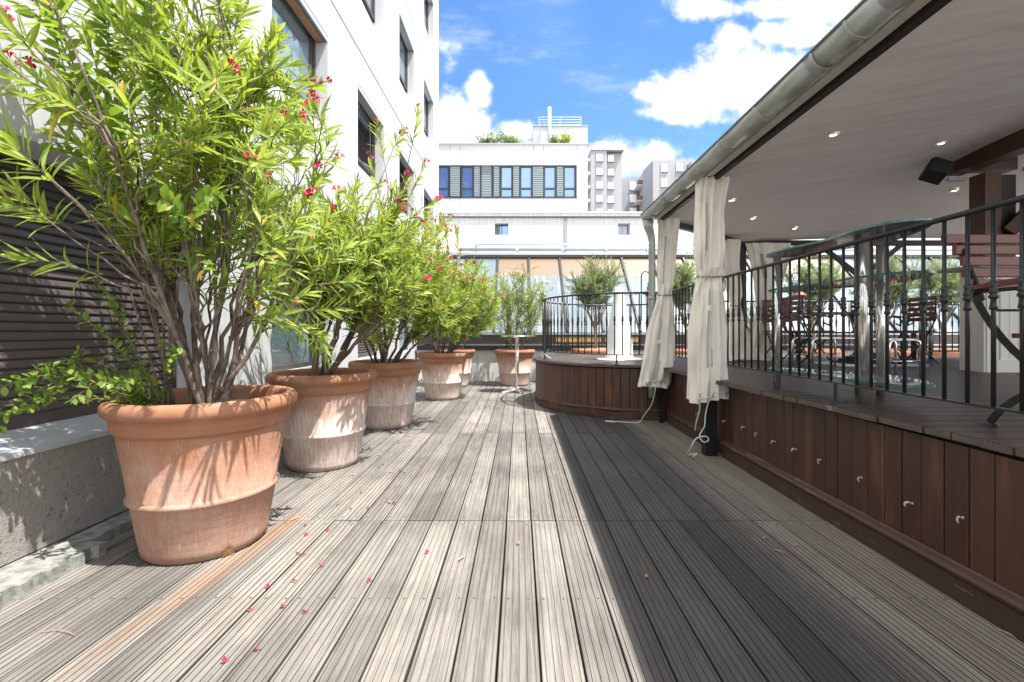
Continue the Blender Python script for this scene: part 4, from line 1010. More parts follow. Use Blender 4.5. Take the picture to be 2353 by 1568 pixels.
# ================================================================== RAILINGS
RT = EYE+0.530; RB = EYE-0.322; 
def collar_mb():
    c = MB(); c.lathe([(0.0095,-0.062),(0.0185,-0.058),(0.0135,-0.040),(0.0115,-0.018),(0.019,-0.012),(0.021,-0.004),(0.013,0.004),(0.020,0.010),(0.016,0.020),(0.0135,0.036),(0.019,0.052),(0.0095,0.060)], (0,0,0), 10)
    c.v = [(a*.84,b*.84,z) for a,b,z in c.v]; return c
bm_ = MB(); bm_.tube([(0,0,0),(0,0,RT-RB)], 0.0085, 8); base_bal = bm_.build('baluster', IRON, None, True)
for p_ in collar_mb().v: pass
cb = collar_mb(); cb.v = [(a,b,c+0.475) for a,b,c in cb.v]; base_col = cb.build('collar', IRON, base_bal, True)
first_used = [False]
def railing(label, pts, start=0.06, feet=()):
    """pts: list of (x, y) polyline"""
    root = empty('railing', (pts[0][0], pts[0][1], SH), label, 'railing', 'black wrought iron railings')
    t = MB()
    P3 = [Vector((x,y,RT)) for x, y in pts]
    t.tube(P3, 0.017, 8); t.v = [(a,b,RT+(c-RT)*0.8) for a,b,c in t.v]
    t.build('top_rail', IRON, root, True)
    t = MB()
    for i in range(len(P3)-1):
        a = Vector((*pts[i],RB)); b = Vector((*pts[i+1],RB)); t.beam(a, b, 0.032, 0.010)
    t.build('bottom_rail', IRON, root)
    d = 0; acc = start; out = []
    for i in range(len(pts)-1):
        a = Vector((*pts[i],0)); b = Vector((*pts[i+1],0)); L = (b-a).length
        while acc <= d+L: out.append(a.lerp(b, (acc-d)/L)); acc += 0.111
        d += L
    for p in out:
        if not first_used[0]: o = base_bal; first_used[0] = True; o.parent = root
        else:
            o = base_bal.copy(); col.objects.link(o); o.parent = root; c = base_col.copy(); col.objects.link(c); c.parent = o
        o.location = (p.x-root.location.x, p.y-root.location.y, RB-root.location.z)
    for (x, y) in feet:
        f = MB(); f.tube([(x,y,SH+.006),(x,y,RB-0.005)], 0.011, 8); f.lathe([(0.0001,.008),(0.035,.006),(0.037,0.0)], (x,y,SH), 14)
        q = f.build('foot', IRON, root); q.matrix_parent_inverse = Matrix.Translation(-Vector(root.location))
    for c in col.objects:
        if c.parent == root and c.name.split('.')[0] in ('top_rail','bottom_rail'): c.matrix_parent_inverse = Matrix.Translation(-Vector(root.location))
    return root
railing('long straight black iron railing along the front of the platform, nearest the camera', [(2.0,0.9),(2.0,6.12)], 0.02, [(2.03,2.92),(2.0,4.9)])
RR = 1.50
a_s, a_e = -math.pi/2+.05, -math.pi*1.5
arcp = [(CX+RR*math.cos(a_s+(a_e-a_s)*k/44), CYc+RR*math.sin(a_s+(a_e-a_s)*k/44)) for k in range(45)]
rl = railing('curved black iron railing round the projecting end of the platform', [(2.0,6.16)]+arcp, 0.05, [(CX-1.48,CYc-0.2),(CX-0.55,CYc-1.40)])
railing('black iron railing along the back of the platform, seen through the pavilion', [(1.95,9.2),(2.6,8.85),(3.4,8.0),(9.4,7.9)], 0.06, [(4.5,7.9),(6.7,7.9),(8.4,7.9)])
m = MB(); ex, ey = arcp[20]; m.beam((ex,ey,SH), (ex,ey,RT-0.01), 0.03, 0.03, (0,1,0)) 
# (the end post seen at the left of the curve)
q = m.build('end_post', IRON, rl); q.matrix_parent_inverse = Matrix.Translation(-Vector(rl.location))

# ================================================================== PAVILION
EX = 1.84; EZ = EYE+1.47; DY = 5.95
BX, BYY = 3.67, 7.5
def ceil_z(x, y):
    d1 = 0.16*(x-EX); d2 = 0.20*(BYY-y)
    dx, dy = BX-EX, BYY-DY; L = math.hypot(dx, dy); d3 = 0.20*(((x-EX)*dy-(y-DY)*dx)/L)
    a = [d1, d2, d3, 0.62]; k = 9.0
    s = -math.log(sum(math.exp(-k*v) for v in a))/k
    s = max(s+0.075, 0.0)*1.0
    return EZ+s+0.007*math.sin(1.6*x+0.8*y)*math.sin(0.9*y)
pav = empty('pavilion', (3, 4, SH), 'open pavilion with a pale cloth ceiling, zinc gutter and brown timber posts over the platform', 'pavilion')
mb = MB(); NXg, NYg = 40, 60
def yg(j): return -2.5+(BYY+2.5)*j/NYg
grid = []
for j in range(NYg+1):
    yv = yg(j); xl_ = EX if yv <= DY else EX+(yv-DY)*(BX-EX)/(BYY-DY)
    grid.append([(xl_+(9.8-xl_)*(i/NXg), yv) for i in range(NXg+1)])
vs = [(x, y, ceil_z(x, y)) for r in grid for x, y in r]
fs = [(j*(NXg+1)+i, j*(NXg+1)+i+1, (j+1)*(NXg+1)+i+1, (j+1)*(NXg+1)+i) for j in range(NYg) for i in range(NXg)]
mb.add(vs, fs); ceil_o = mb.build('ceiling', CEIL, pav, True)
mb = MB(); mb.add([(x, y, z+0.11) for x, y, z in vs], fs); mb.add([(x,y,z) for x,y,z in [(1.62,-2.5,EZ+0.06),(1.62,5.9,EZ+0.06),(EX,DY,EZ+.115),(EX,-2.5,EZ+.115)]], [(0,1,2,3)])
mb.build('roof_tiles', ROOFT, pav)
mb = MB(); mb.beam((EX,-2.5,EZ-0.01),(EX,DY,EZ-0.01),0.05,0.07); mb.beam((EX,DY,EZ-0.012),(BX,BYY,EZ-0.012),0.07,0.08); mb.beam((BX-.02,BYY,EZ-0.014),(9.8,BYY,EZ-0.014),0.07,0.085)
mb.build('eave_frame', BEAMD, pav)
mb = MB(); mb.box(1.738, 1.802, -2.5, 5.88, EZ-0.022, EZ+0.05); mb.build('fascia', CREAM, pav)
mb = MB(); mb.box(1.722, 1.737, -2.5, 5.86, EZ+0.0, EZ+0.09); mb.build('fascia_shadow_board', BEAMD, pav)
# gutter
GX, GZ, GR = 1.643, EYE+1.495, 0.078
g = MB(); n = 14
def half(yy, r=GR, dz=0): return [(GX+r*math.cos(math.pi+math.pi*k/n), yy, GZ+r*math.sin(math.pi+math.pi*k/n)*1.05+dz) for k in range(n+1)]
yy = -2.5; rings = []
while yy < 5.80:
    rings.append(half(yy)); yy += 0.5
rings.append(half(5.80)); rings.append([(GX+(GR*.9)*math.cos(math.pi+math.pi*k/n), 5.86+.02*math.sin(math.pi*k/n), GZ+GR*.9*math.sin(math.pi+math.pi*k/n)) for k in range(n+1)])
for i in range(len(rings)-1): g.add(rings[i]+rings[i+1], [(k, k+1, n+2+k, n+1+k) for k in range(n)])
g.add(rings[-1], [tuple(range(n+1))])
gut = g.build('gutter', ZINC, pav, True); sm = gut.modifiers.new('solid', 'SOLIDIFY'); sm.thickness = 0.003
g = MB(); g.tube([(GX-GR,-2.5,GZ+0.004),(GX-GR,5.85,GZ+0.004)], 0.011, 8); g.build('gutter_bead', ZINCD, gut, True)
jy = [P(x,y,1).y for x, y in ()]
for dx in (1530,1598,1665,1745,1880,1960,2240):
    # joint rings, spaced as along the visible run
    Yj = (GX-0.04)*1046/(dx-1193)
    if dx in (1530,1598,1665,1745,1880,1960):
        r1 = half(Yj-0.012, GR+0.003, -0.001); r2 = half(Yj+0.012, GR+0.003, -0.001); g = MB(); g.add(r1+r2, [(k,k+1,n+2+k,n+1+k) for k in range(n)])
        q = g.build('gutter_joint', ZINC, gut, True); q.modifiers.new('s','SOLIDIFY').thickness = 0.004
for Yj in (1.25,2.2,2.9,3.4,4.1,4.8,5.5,5.75):
    g = MB(); g.add([(GX-0.04,Yj,GZ+.02),(GX+0.0,Yj-.02,GZ+.02),(GX+0.0,Yj+.02,GZ+.02),(GX-.02,Yj,GZ+.085)], [(0,1,3),(1,2,3),(2,0,3),(0,2,1)]); g.build('snow_stop', ZINCD, gut)
g = MB(); px = EYE
g.tube([(GX,5.80,GZ-0.07),(GX+0.01,5.82,GZ-0.16),(GX+0.05,5.86,GZ-0.24),(GX+0.07,5.87,GZ-0.34),(GX+0.07,5.87,0.50),(GX+0.07,5.87,0.34)], [.07,.06,.048,.044,.044,.044], 14)
g.tube([(GX+0.07,5.87,1.6),(GX+0.07,5.87,1.64)], 0.052, 14); g.tube([(GX+0.07,5.87,0.50),(GX+0.07,5.87,0.56)], 0.055, 14)
g.build('downpipe', ZINC, pav, True)
# posts
m = MB(); m.box(1.785,1.845,4.36,4.46,0.0,EZ-0.04); m.box(1.850,1.905,4.38,4.47,0.0,EZ-0.05); m.box(1.80,1.9,4.34,4.48,0.0,0.02); m.build('post', BLACKP, pav)
m = MB(); m.box(1.835,1.885,5.92,5.97,0.0,EZ-0.04); m.build('post', BLACKP, pav)
m = MB(); m.box(BX-.06,BX+.05,BYY-.05,BYY+.05,SH,EZ-.05); m.build('post', BEAMD, pav)
m = MB(); m.box(5.56,5.69,BYY-.06,BYY+.06,SH,EZ-.05); m.beam((5.6,BYY,EZ-.55),(4.95,BYY,EZ-.04),.06,.06); m.beam((5.66,BYY,EZ-.55),(6.3,BYY,EZ-.04),.06,.06); m.build('post', BEAMD, pav)
m = MB(); m.beam((1.88,4.42,EZ-.32),(1.95,4.75,EZ-.03),.05,.05); m.build('brace', BEAMD, pav)
m = MB(); m.box(5.12,5.30,5.00,5.18,1.93,ceil_z(5.2,5.1)-.18); m.build('timber_post', BEAM, pav)
m = MB(); m.box(5.301,5.48,5.02,5.16,1.93,ceil_z(5.2,5.1)-.2); m.build('timber_post', BEAMD, pav)
zb = ceil_z(5.0,4.5)-0.10
m = MB(); m.box(4.88,5.06,1.5,5.22,zb-.09,zb+.09); m.box(5.061,5.5,5.02,5.16,zb-.08,zb+.06); m.build('timber_beam', BEAM, pav)
m = MB(); m.beam((5.36,5.0,2.28),(6.0,4.72,zb+.02),.12,.13); m.build('timber_brace', BEAM, pav)
m = MB(); m.beam((4.9,5.21,zb-.13),(5.1,5.21,zb-.13),.05,.04); m.beam((5.5,4.9,zb+.05),(7.0,4.3,zb+.22),.05,.03); m.beam((5.5,4.9,zb-.02),(7.0,4.5,zb+.08),.05,.03); m.beam((5.5,4.95,zb-.10),(7.0,4.95,zb-.10),.05,.04); m.build('white_trim', WHITE, pav)
reloc(pav)
# recessed spot lamps
LABS = ['large lit spot lamp in the middle of the pavilion ceiling','lit spot lamp left of the black loudspeaker, highest on the right','lit spot lamp just below the black loudspeaker','small lit spot lamp closest to the front curtains','lit spot lamp second from the front curtains','lit spot lamp above the left end of the glass table','lit spot lamp half hidden behind the curved glass table top']
for i, (dx, dy) in enumerate([(1914.6,306.8),(2162.5,326.8),(2193,436),(1682,458),(1730,500),(1825.5,523.7),(2106,524.6)]):
    Yv = 1.0
    while Yv < 7.4:
        p = P(dx, dy, Yv)
        if p.x > EX and p.z > ceil_z(p.x, p.y): break
        Yv += 0.004
    r = empty('spot_lamp', p, LABS[i], 'ceiling lamp', 'recessed lamps in the pavilion ceiling')
    m = MB(); m.lathe([(0.028,-0.010),(0.036,-0.014),(0.045,-0.012),(0.048,-0.004),(0.048,0.01)], (0,0,-0.006), 20); m.build('rim', CHROME, r, True)
    m = MB(); m.lathe([(0.0001,-0.011),(0.028,-0.010)], (0,0,-0.004), 16); m.build('lens', LAMPM, r)
# loudspeaker
spk = empty('loudspeaker', (0,0,0), 'black loudspeaker tilted down from the end of the timber beam', 'loudspeaker')
c = P(2151, 393, 5.0)
spk.location = c; spk.rotation_euler = (R(-18), R(28), R(-28))
m = MB(); m.box(-.10,.10,-.11,.11,-.085,.085); m.build('cabinet', SPK, spk, bevel=0.012)
m = MB(); m.box(-.09,.09,-.113,-.1101,-.075,.075); m.build('grille', mat('speaker grille', (0.03,0.03,0.03), 0.8), spk)
m = MB(); m.tube([(0.03,.05,.085),(.06,.09,.14),(.12,.13,.17),(.17,.15,.15)], 0.018, 8); m.build('bracket', SPK, spk)

# ------------------------------------------------------------------ curtains
def curtain(label, prof_, seed, folds=9, ax=(1,0), rope=True, panel=True):
    """prof_: list of (z, centre_x, centre_y, half_width, half_depth)"""
    rn = random.Random(seed)
    root = empty('curtain', (prof_[-1][1], prof_[-1][2], prof_[-1][0]), label, 'curtain', 'cream curtains tied at the pavilion posts')
    A = Vector((ax[0], ax[1], 0)).normalized(); B = Vector((-A.y, A.x, 0))
    def at(t):
        t = max(0, min(1, t))*(len(prof_)-1); i = min(int(t), len(prof_)-2); f = t-i; f = f*f*(3-2*f)*.5+f*.5
        return [a+(b-a)*f for a, b in zip(prof_[i], prof_[i+1])]
    n = folds*14; NZ = 70; ph = [rn.random()*6.28 for _ in range(6)]
    am = [rn.uniform(.5,1.3) for _ in range(folds*2+2)]
    vs = []; pan = []
    for k in range(NZ+1):
        t = k/NZ; z, cx_, cy_, hw, hd = at(t)
        for j in range(n):
            a = 2*math.pi*j/n
            u = math.copysign(abs(math.cos(a))**.8, math.cos(a)); v = math.copysign(abs(math.sin(a))**.8, math.sin(a))
            f = math.sin(a*folds+ph[0]+1.2*math.sin(a*2+ph[1])+t*1.1)*am[int(folds*a/6.283)]
            f2 = math.sin(a*3+ph[2]+t*5)*.25+math.sin(a*5+ph[3]-t*7)*.12
            amp = 0.62+0.22*math.sin(t*7+ph[4]+a*2)
            q = 1+amp*f*.55+f2*.35
            wz = .012*math.sin(t*24+a*3+ph[5])
            p = Vector((cx_,cy_,z))+A*(hw*u*(1+.12*f))+B*(hd*v*q)+B*wz
            p.z += 0.012*math.sin(a*2+ph[3])*(t) + (-.03*max(0, math.cos(a+ph[2])) if k == NZ else 0)
            vs.append(Vector((cx_+(p.x-cx_)*.92, p.y, p.z)))
    m = MB(); m.cur = 0; b = len(m.v); m.v += [tuple(p) for p in vs]
    for k in range(NZ):
        t = k/NZ
        for j in range(n):
            a = 2*math.pi*(j+.5)/n
            clear_ = panel and (0.58+.05*math.sin(a*9) < t < 0.87 or 0.08 < t < 0.25) and (0.66+.04*t < (a/6.283) < 0.70+.07*t or .93 < a/6.283 < .99) and not (.66 < t < .685)
            m.f.append((k*n+j, k*n+(j+1)%n, (k+1)*n+(j+1)%n, (k+1)*n+j)); m.mi.append(1 if clear_ else 0)
    cloth = m.build('cloth', [CANVAS, PVC], root, True)
    # tie
    tz = [q for q in prof_ if q[3] == min(p_[3] for p_ in prof_)][0]
    tm = MB(); pts = [Vector((tz[1],tz[2],tz[0]))+A*(tz[3]*1.12*math.cos(a))+B*(tz[4]*1.35*math.sin(a))+Vector((0,0,.012*math.sin(a))) for a in [2*math.pi*k/20 for k in range(21)]]
    tm.tube(pts, 0.010, 6); tm.tube([pts[0], pts[0]+A*.03+Vector((0,0,-.05)), pts[0]+A*.02+Vector((0,0,-.14))], .006, 5); tm.build('tie', mat('tie cloth', (.35,.31,.25), .8), root)
    if rope:
        z, cx_, cy_, hw, hd = prof_[-1]
        e = MB()
        for s in (-.55, .1, .75):
            ctr = Vector((cx_,cy_,z+.05))+A*hw*s-B*(hd*1.32); e.lathe([(0.007,0),(0.013,0.002),(0.016,0)], (0,0,0), 12)
            k0 = len(e.v)-36
            for q in range(k0, len(e.v)): a_, b_, c_ = e.v[q]; e.v[q] = tuple(ctr+A*a_+Vector((0,0,1))*b_-B*c_)
        e.build('eyelets', ALU, root)
    reloc(root); return root
z0 = EZ-0.03
# curtain 2 (at the thick black post) and curtain 1 (at the corner)
curtain('larger cream curtain tied at the thick black post, nearest the camera', [(z0,1.83,4.30,.15,.07),(2.3,1.80,4.30,.13,.08),(1.95,1.80,4.30,.135,.085),(1.78,1.80,4.30,.115,.07),(1.71,1.80,4.30,.105,.055),(1.55,1.79,4.29,.13,.08),(1.2,1.78,4.28,.165,.09),(0.85,1.775,4.28,.175,.085),(0.56,1.775,4.28,.185,.07)], 3, folds=11)
curtain('cream curtain beside the zinc downpipe, further of the two at the front', [(z0,1.93,5.86,.14,.06),(2.3,1.90,5.84,.12,.07),(1.8,1.87,5.82,.10,.06),(1.66,1.86,5.82,.085,.05),(1.5,1.84,5.80,.12,.08),(1.2,1.80,5.79,.17,.085),(0.85,1.77,5.78,.195,.08),(0.56,1.72,5.78,.20,.06),(0.50,1.70,5.78,.19,.05)], 8, folds=10)
curtain('cream curtain fanned out on the floor left of the back corner post', [(z0,3.30,7.15,.22,.06),(2.2,3.33,7.18,.17,.07),(1.75,3.42,7.2,.11,.06),(1.6,3.42,7.2,.08,.05),(1.35,3.38,7.15,.17,.08),(1.0,3.40,7.1,.30,.12),(0.80,3.46,7.05,.42,.15),(0.745,3.5,7.05,.48,.17)], 13, folds=8, ax=(1,.3), rope=False, panel=False)
curtain('cream curtain gathered just right of the back corner post', [(z0,4.05,7.43,.36,.04),(2.35,4.08,7.43,.32,.06),(2.0,4.06,7.42,.22,.07),(1.68,3.98,7.42,.12,.06),(1.56,3.97,7.42,.09,.05),(1.3,3.93,7.4,.13,.07),(0.95,3.9,7.38,.16,.08),(0.75,3.9,7.38,.18,.08)], 17, folds=9, rope=False)
def cord(label, chains, loc):
    m = MB()
    for ch in chains:
        pts = []
        ch = [Vector(c) for c in ch]
        for i in range(len(ch)-1):      # Catmull-Rom
            p0 = ch[max(i-1,0)]; p1 = ch[i]; p2 = ch[i+1]; p3 = ch[min(i+2,len(ch)-1)]
            for k in range(6):
                t = k/6; pts.append(0.5*((2*p1)+(p2-p0)*t+(2*p0-5*p1+4*p2-p3)*t*t+(3*p1-p0-3*p2+p3)*t**3))
        pts.append(ch[-1]); m.tube(pts, 0.0055, 6)
    o = m.build('cord', ROPE, None, True)
    return tag(o, label, 'cord', 'white curtain cords')
Y2 = 4.17
def q_(dx, dy, Y): return P(dx, dy, Y)
cord('white cord hanging in loops from the larger curtain down to the deck', [[q_(1604,912,4.18),q_(1608,918,4.15),q_(1622,915,4.15),q_(1640,912,4.18)],
     [q_(1606,914,4.17),q_(1608,940,4.2),q_(1600,970,4.24),q_(1597,990,4.3)],
     [q_(1640,913,4.18),q_(1628,925,4.2),q_(1621,955,4.2),q_(1619,980,4.2),q_(1608,1000,4.2),q_(1616,1016,4.15),q_(1628,1012,4.15),q_(1622,1003,4.15),q_(1600,1008,4.15),q_(1588,1028,4.15),q_(1580,1045,4.3),q_(1590,1044,4.35),q_(1602,1043,4.3),q_(1592,1049,4.25)]], None)
cord('white cord trailing from the further front curtain across the deck', [[q_(1512,868,5.72),q_(1520,872,5.7),q_(1530,868,5.7)],
     [q_(1508,878,5.72),q_(1504,905,5.7),q_(1497,930,5.75),q_(1480,955,5.85),(1.55,5.9,.012),(1.40,5.93,.008),(1.25,5.98,.008),(1.14,6.02,.008),(1.16,5.96,.008),(1.26,5.95,.008)]], None)
cord('short white tie knotted round the left end post of the curved railing', [[(ex-.02,ey-.02,SH+.10),(ex+.03,ey-.03,SH+.05),(ex+.1,ey-.05,SH+.01)],[(ex+.06,ey-.03,SH+.16),(ex,ey-.02,SH+.09),(ex-.06,ey,SH+.02)]], None)

# ================================================================== FURNITURE
# chrome bar table on the deck
tb = empty('bar_table', (-0.04, 8.93, 0), 'tall chrome bar table with a thin round top, standing on the deck', 'table')
m = MB(); m.lathe([(0.0001,1.110),(0.31,1.110),(0.318,1.105),(0.318,1.093),(0.308,1.088),(0.0001,1.088)], n=48); m.build('table_top', ALU, tb, True)
m = MB(); m.tube([(0,0,0.05),(0,0,1.05)], 0.033, 20); m.lathe([(0.033,1.045),(0.06,1.06),(0.075,1.087)], n=20); m.build('column', CHROME, tb, True)
m = MB()
for k in range(4):
    a = R(20+90*k); d = Vector((math.cos(a), math.sin(a), 0)); s_ = Vector((-d.y, d.x, 0))
    def ring(r, w_, z0_, z1__): return [d*r+s_*w_+Vector((0,0,z0_)), d*r+s_*w_*.5+Vector((0,0,z1__)), d*r-s_*w_*.5+Vector((0,0,z1__)), d*r-s_*w_+Vector((0,0,z0_))]
    rs = [ring(.02,.045,.05,.10), ring(.12,.034,.028,.075), ring(.24,.024,.012,.04), ring(.31,.018,.006,.022)]
    for i in range(3): m.add(rs[i]+rs[i+1], [(0,1,5,4),(1,2,6,5),(2,3,7,6),(3,0,4,7)])
    m.add(rs[3], [(0,1,2,3)]); m.tube([tuple(d*.29), tuple(d*.29+Vector((0,0,.012)))], .015, 8)
m.lathe([(0.055,.045),(.058,.09),(.045,.11),(.034,.115)], n=20)
m.build('base', ALU, tb, False)
# white cone table on the round end of the platform
ct = empty('cone_table', (1.60, 7.28, SH), 'white tapering cone table with a round glass collar, on the rounded end of the platform', 'table')
m = MB(); m.lathe([(0.0001,0.0),(0.355,0.0),(0.362,0.006),(0.358,0.016),(0.30,0.022),(0.222,0.026),(0.215,0.05),(0.207,0.25),(0.175,0.50),(0.118,0.82),(0.078,1.04),(0.070,1.10),(0.066,1.14),(0.055,1.15),(0.0001,1.152)], n=48); m.build('body', PLAST, ct, True)
m = MB(); m.lathe([(0.09,1.050),(0.318,1.050),(0.322,1.055),(0.318,1.060),(0.09,1.060),(0.09,1.050)], n=48); g1_ = m.build('glass_top', GLASS, ct)
m = MB(); m.lathe([(0.3185,1.049),(0.3235,1.055),(0.3185,1.061)], n=48); m.build('glass_rim', GLEDGE, g1_)
# wavy glass bar table
gt = empty('glass_bar_table', (2.2, 3.0, SH), 'large wavy glass bar table on chrome columns behind the railing', 'table')
def outline(pts, n=10):
    out = []; L = len(pts); pts = [Vector((a,b,0)) for a,b in pts]
    for i in range(L):
        p0, p1, p2, p3 = pts[i-1], pts[i], pts[(i+1)%L], pts[(i+2)%L]
        for k in range(n):
            t = k/n; v = 0.5*((2*p1)+(p2-p0)*t+(2*p0-5*p1+4*p2-p3)*t*t+(3*p1-p0-3*p2+p3)*t**3); out.append((v.x, v.y))
    return out
def glass_sheet(name, pts, z, parent, th=0.012):
    o_ = outline(pts); c_ = Vector((sum(p[0] for p in o_)/len(o_), sum(p[1] for p in o_)/len(o_)))
    n = len(o_); m = MB(); m.prism(o_, z, z+th); s = m.build(name, GLASST if name == 'glass_top' else GLASS, parent)
    e = MB(); e.v = [(c_.x+(x-c_.x)*1.002, c_.y+(y-c_.y)*1.002, z-0.0008) for x, y in o_]+[(c_.x+(x-c_.x)*1.002, c_.y+(y-c_.y)*1.002, z+th+0.0008) for x, y in o_]
    e.f = [(i,(i+1)%n,(i+1)%n+n,i+n) for i in range(n)]; e.mi = [0]*n
    e.build('glass_rim', GLEDGE, s); return s
TOPZ = EYE+0.622
GLASST = clear('smoked table glass', (0.80,0.84,0.84), 0.05, 0.30, (0.30,0.31,0.32))
big = [(2.06,3.80),(2.02,3.50),(2.10,3.15),(2.08,2.85),(2.15,2.60),(2.32,2.56),(2.48,2.80),(2.58,3.25),(2.40,3.50),(2.26,3.82)]
glass_sheet('glass_top', big, TOPZ, gt)
glass_sheet('glass_shelf', [(a*.97+.08,b) for a, b in big], EYE+0.33, gt)
glass_sheet('foot_shelf', [(a+.02,b) for a, b in big], EYE-0.315, gt)
for i, (x, y, r) in enumerate([(2.165,2.84,.036),(2.085,3.68,.028),(2.42,3.24,.026),(2.54,3.20,.026)]):
    m = MB(); m.tube([(x,y,SH),(x,y,TOPZ-0.012)], r, 20); m.build('column', CHROME, gt, True)
reloc(gt)
# second glass table further back
g2 = empty('glass_side_table', (6.9, 7.3, SH), 'tall glass and chrome table at the back, beside the cream counter wall', 'table')
x0, x1, y0, y1 = P(2103,0,7.3).x, P(2212,0,7.3).x, 7.0, 7.5
for (x, y) in ((x0,7.2),(x1,7.2),((x0+x1)/2,7.45)):
    m = MB(); m.tube([(x,y,SH),(x,y,EYE+.62)], .028, 14); m.build('leg', ALU, g2, True)
for nm, z in (('glass_top', EYE+.625), ('glass_shelf', EYE+.40), ('foot_shelf', EYE-.31)):
    m = MB(); m.box(x0-.06, x1+.06, 6.95, 7.5, z, z+.012); s = m.build(nm, GLASS, g2)
    e = MB(); e.box(x0-.062, x1+.062, 6.945, 6.949, z-.001, z+.013); e.build('glass_rim', GLEDGE, s)
reloc(g2)
def stool(x, y, w_, d, h, label):
    r = empty('metal_stool', (x, y, SH), label, 'stool', 'low chrome stools')
    for s in (-1, 1):
        yy = s*d/2
        m = MB(); m.tube([(-w_/2,yy,0),(-w_/2,yy,h-.05),(-w_/2+.015,yy,h-.015),(-w_/2+.05,yy,h),(w_/2-.05,yy,h),(w_/2-.015,yy,h-.015),(w_/2,yy,h-.05),(w_/2,yy,0)], .013, 10); m.tube([(-w_/2,yy,h*.42),(w_/2,yy,h*.42)], .008, 8); m.build('leg_frame', CHROME, r, True)
    m = MB(); m.box(-w_/2+.05, w_/2-.05, -d/2+.01, d/2-.01, h-.004, h+.014); m.build('seat', ALU, r)
    return r
stool(3.84, 4.68, .31, .30, .365, 'low chrome stool right of the big chrome column')
stool(3.82, 5.70, .55, .40, .365, 'wider low chrome stool left of the big chrome column')
# parasol base
r = empty('parasol_base', (4.72, 6.15, SH), 'black stepped weights on a white parasol base plate', 'parasol base')
m = MB(); m.box(-.55,.55,-.3,.3,0,.022); m.build('plate', PLAST, r)
m = MB()
for k in range(5): m.box(-.34+.06*k,.34-.06*k,-.22+.03*k,.22-.03*k,.023+.028*k,.050+.028*k)
m.build('weights', SPK, r)

# slatted folding chairs
def chair_far(x, y, rz, label):
    r = empty('bistro_chair', (x, y, SH), label, 'chair', 'dark slatted bistro chairs around the far table', rz)
    for sx in (-1, 1):
        m = MB(); X = sx*.24
        m.tube([(X,.20,.95),(X,.19,.62),(X,.12,.45),(X,-.22,0.0)], .011, 6); m.tube([(X,-.24,.45),(X,-.05,.25),(X,.24,0.0)], .011, 6)
        m.tube([(X,.19,.66),(X,0,.68),(X,-.16,.66),(X,-.22,.60),(X,-.17,.54),(X,-.10,.57)], .012, 6); m.build('side_frame', IRON, r, True)
    m = MB()
    for k in range(5): m.box(-.25,.25,.185-.012,.185+.012,.60+.075*k,.655+.075*k)
    m.build('backrest', SLATW, r)
    m = MB()
    for k in range(5): m.box(-.25,.25,-.24+.085*k,-.175+.085*k,.445,.465)
    m.build('seat', SLATW, r); return r
cA = P(1805,0,7.1).x; cB = P(2017,0,7.1).x
chair_far(cA, 7.1, 0.1, 'dark slatted bistro chair left of the far table')
chair_far(cB, 7.15, -0.1, 'dark slatted bistro chair right of the far table')
chair_far((cA+cB)/2-.75, 6.55, R(90), 'dark bistro chair seen from the side in front of the far table')
chair_far((cA+cB)/2+.85, 6.7, R(-95), 'dark bistro chair seen from the side, close to the dark pavilion post')
r = empty('bistro_table', ((cA+cB)/2, 7.0, SH), 'dark slatted bistro table between the far chairs', 'table')
m = MB()
for k in range(6): m.box(-.55,.55,-.36+.12*k,-.26+.12*k,.715,.735)
m.build('table_top', SLATW, r)
for s in (-1,1):
    m = MB(); m.tube([(s*.42,-.28,0),(s*.42,0,.34),(s*.42,.28,.71)], .012, 6); m.tube([(s*.42,.28,0),(s*.42,0,.37),(s*.42,-.28,.71)], .012, 6); m.build('leg_frame', IRON, r, True)
# long dark bench rail behind
r = empty('bench', (6.5, 7.6, SH), 'long low dark wooden bench along the back railing', 'bench')
m = MB()
for k in range(3): m.box(-2.1,2.4,-.14+.10*k,-.06+.10*k,.42,.445)
m.build('seat', SLATW, r)
for x in (-1.9, 0, 2.2):
    m = MB(); m.box(x-.03,x+.03,-.12,-.08,0,.42); m.box(x-.03,x+.03,.08,.12,0,.42); m.build('leg', IRON, r)
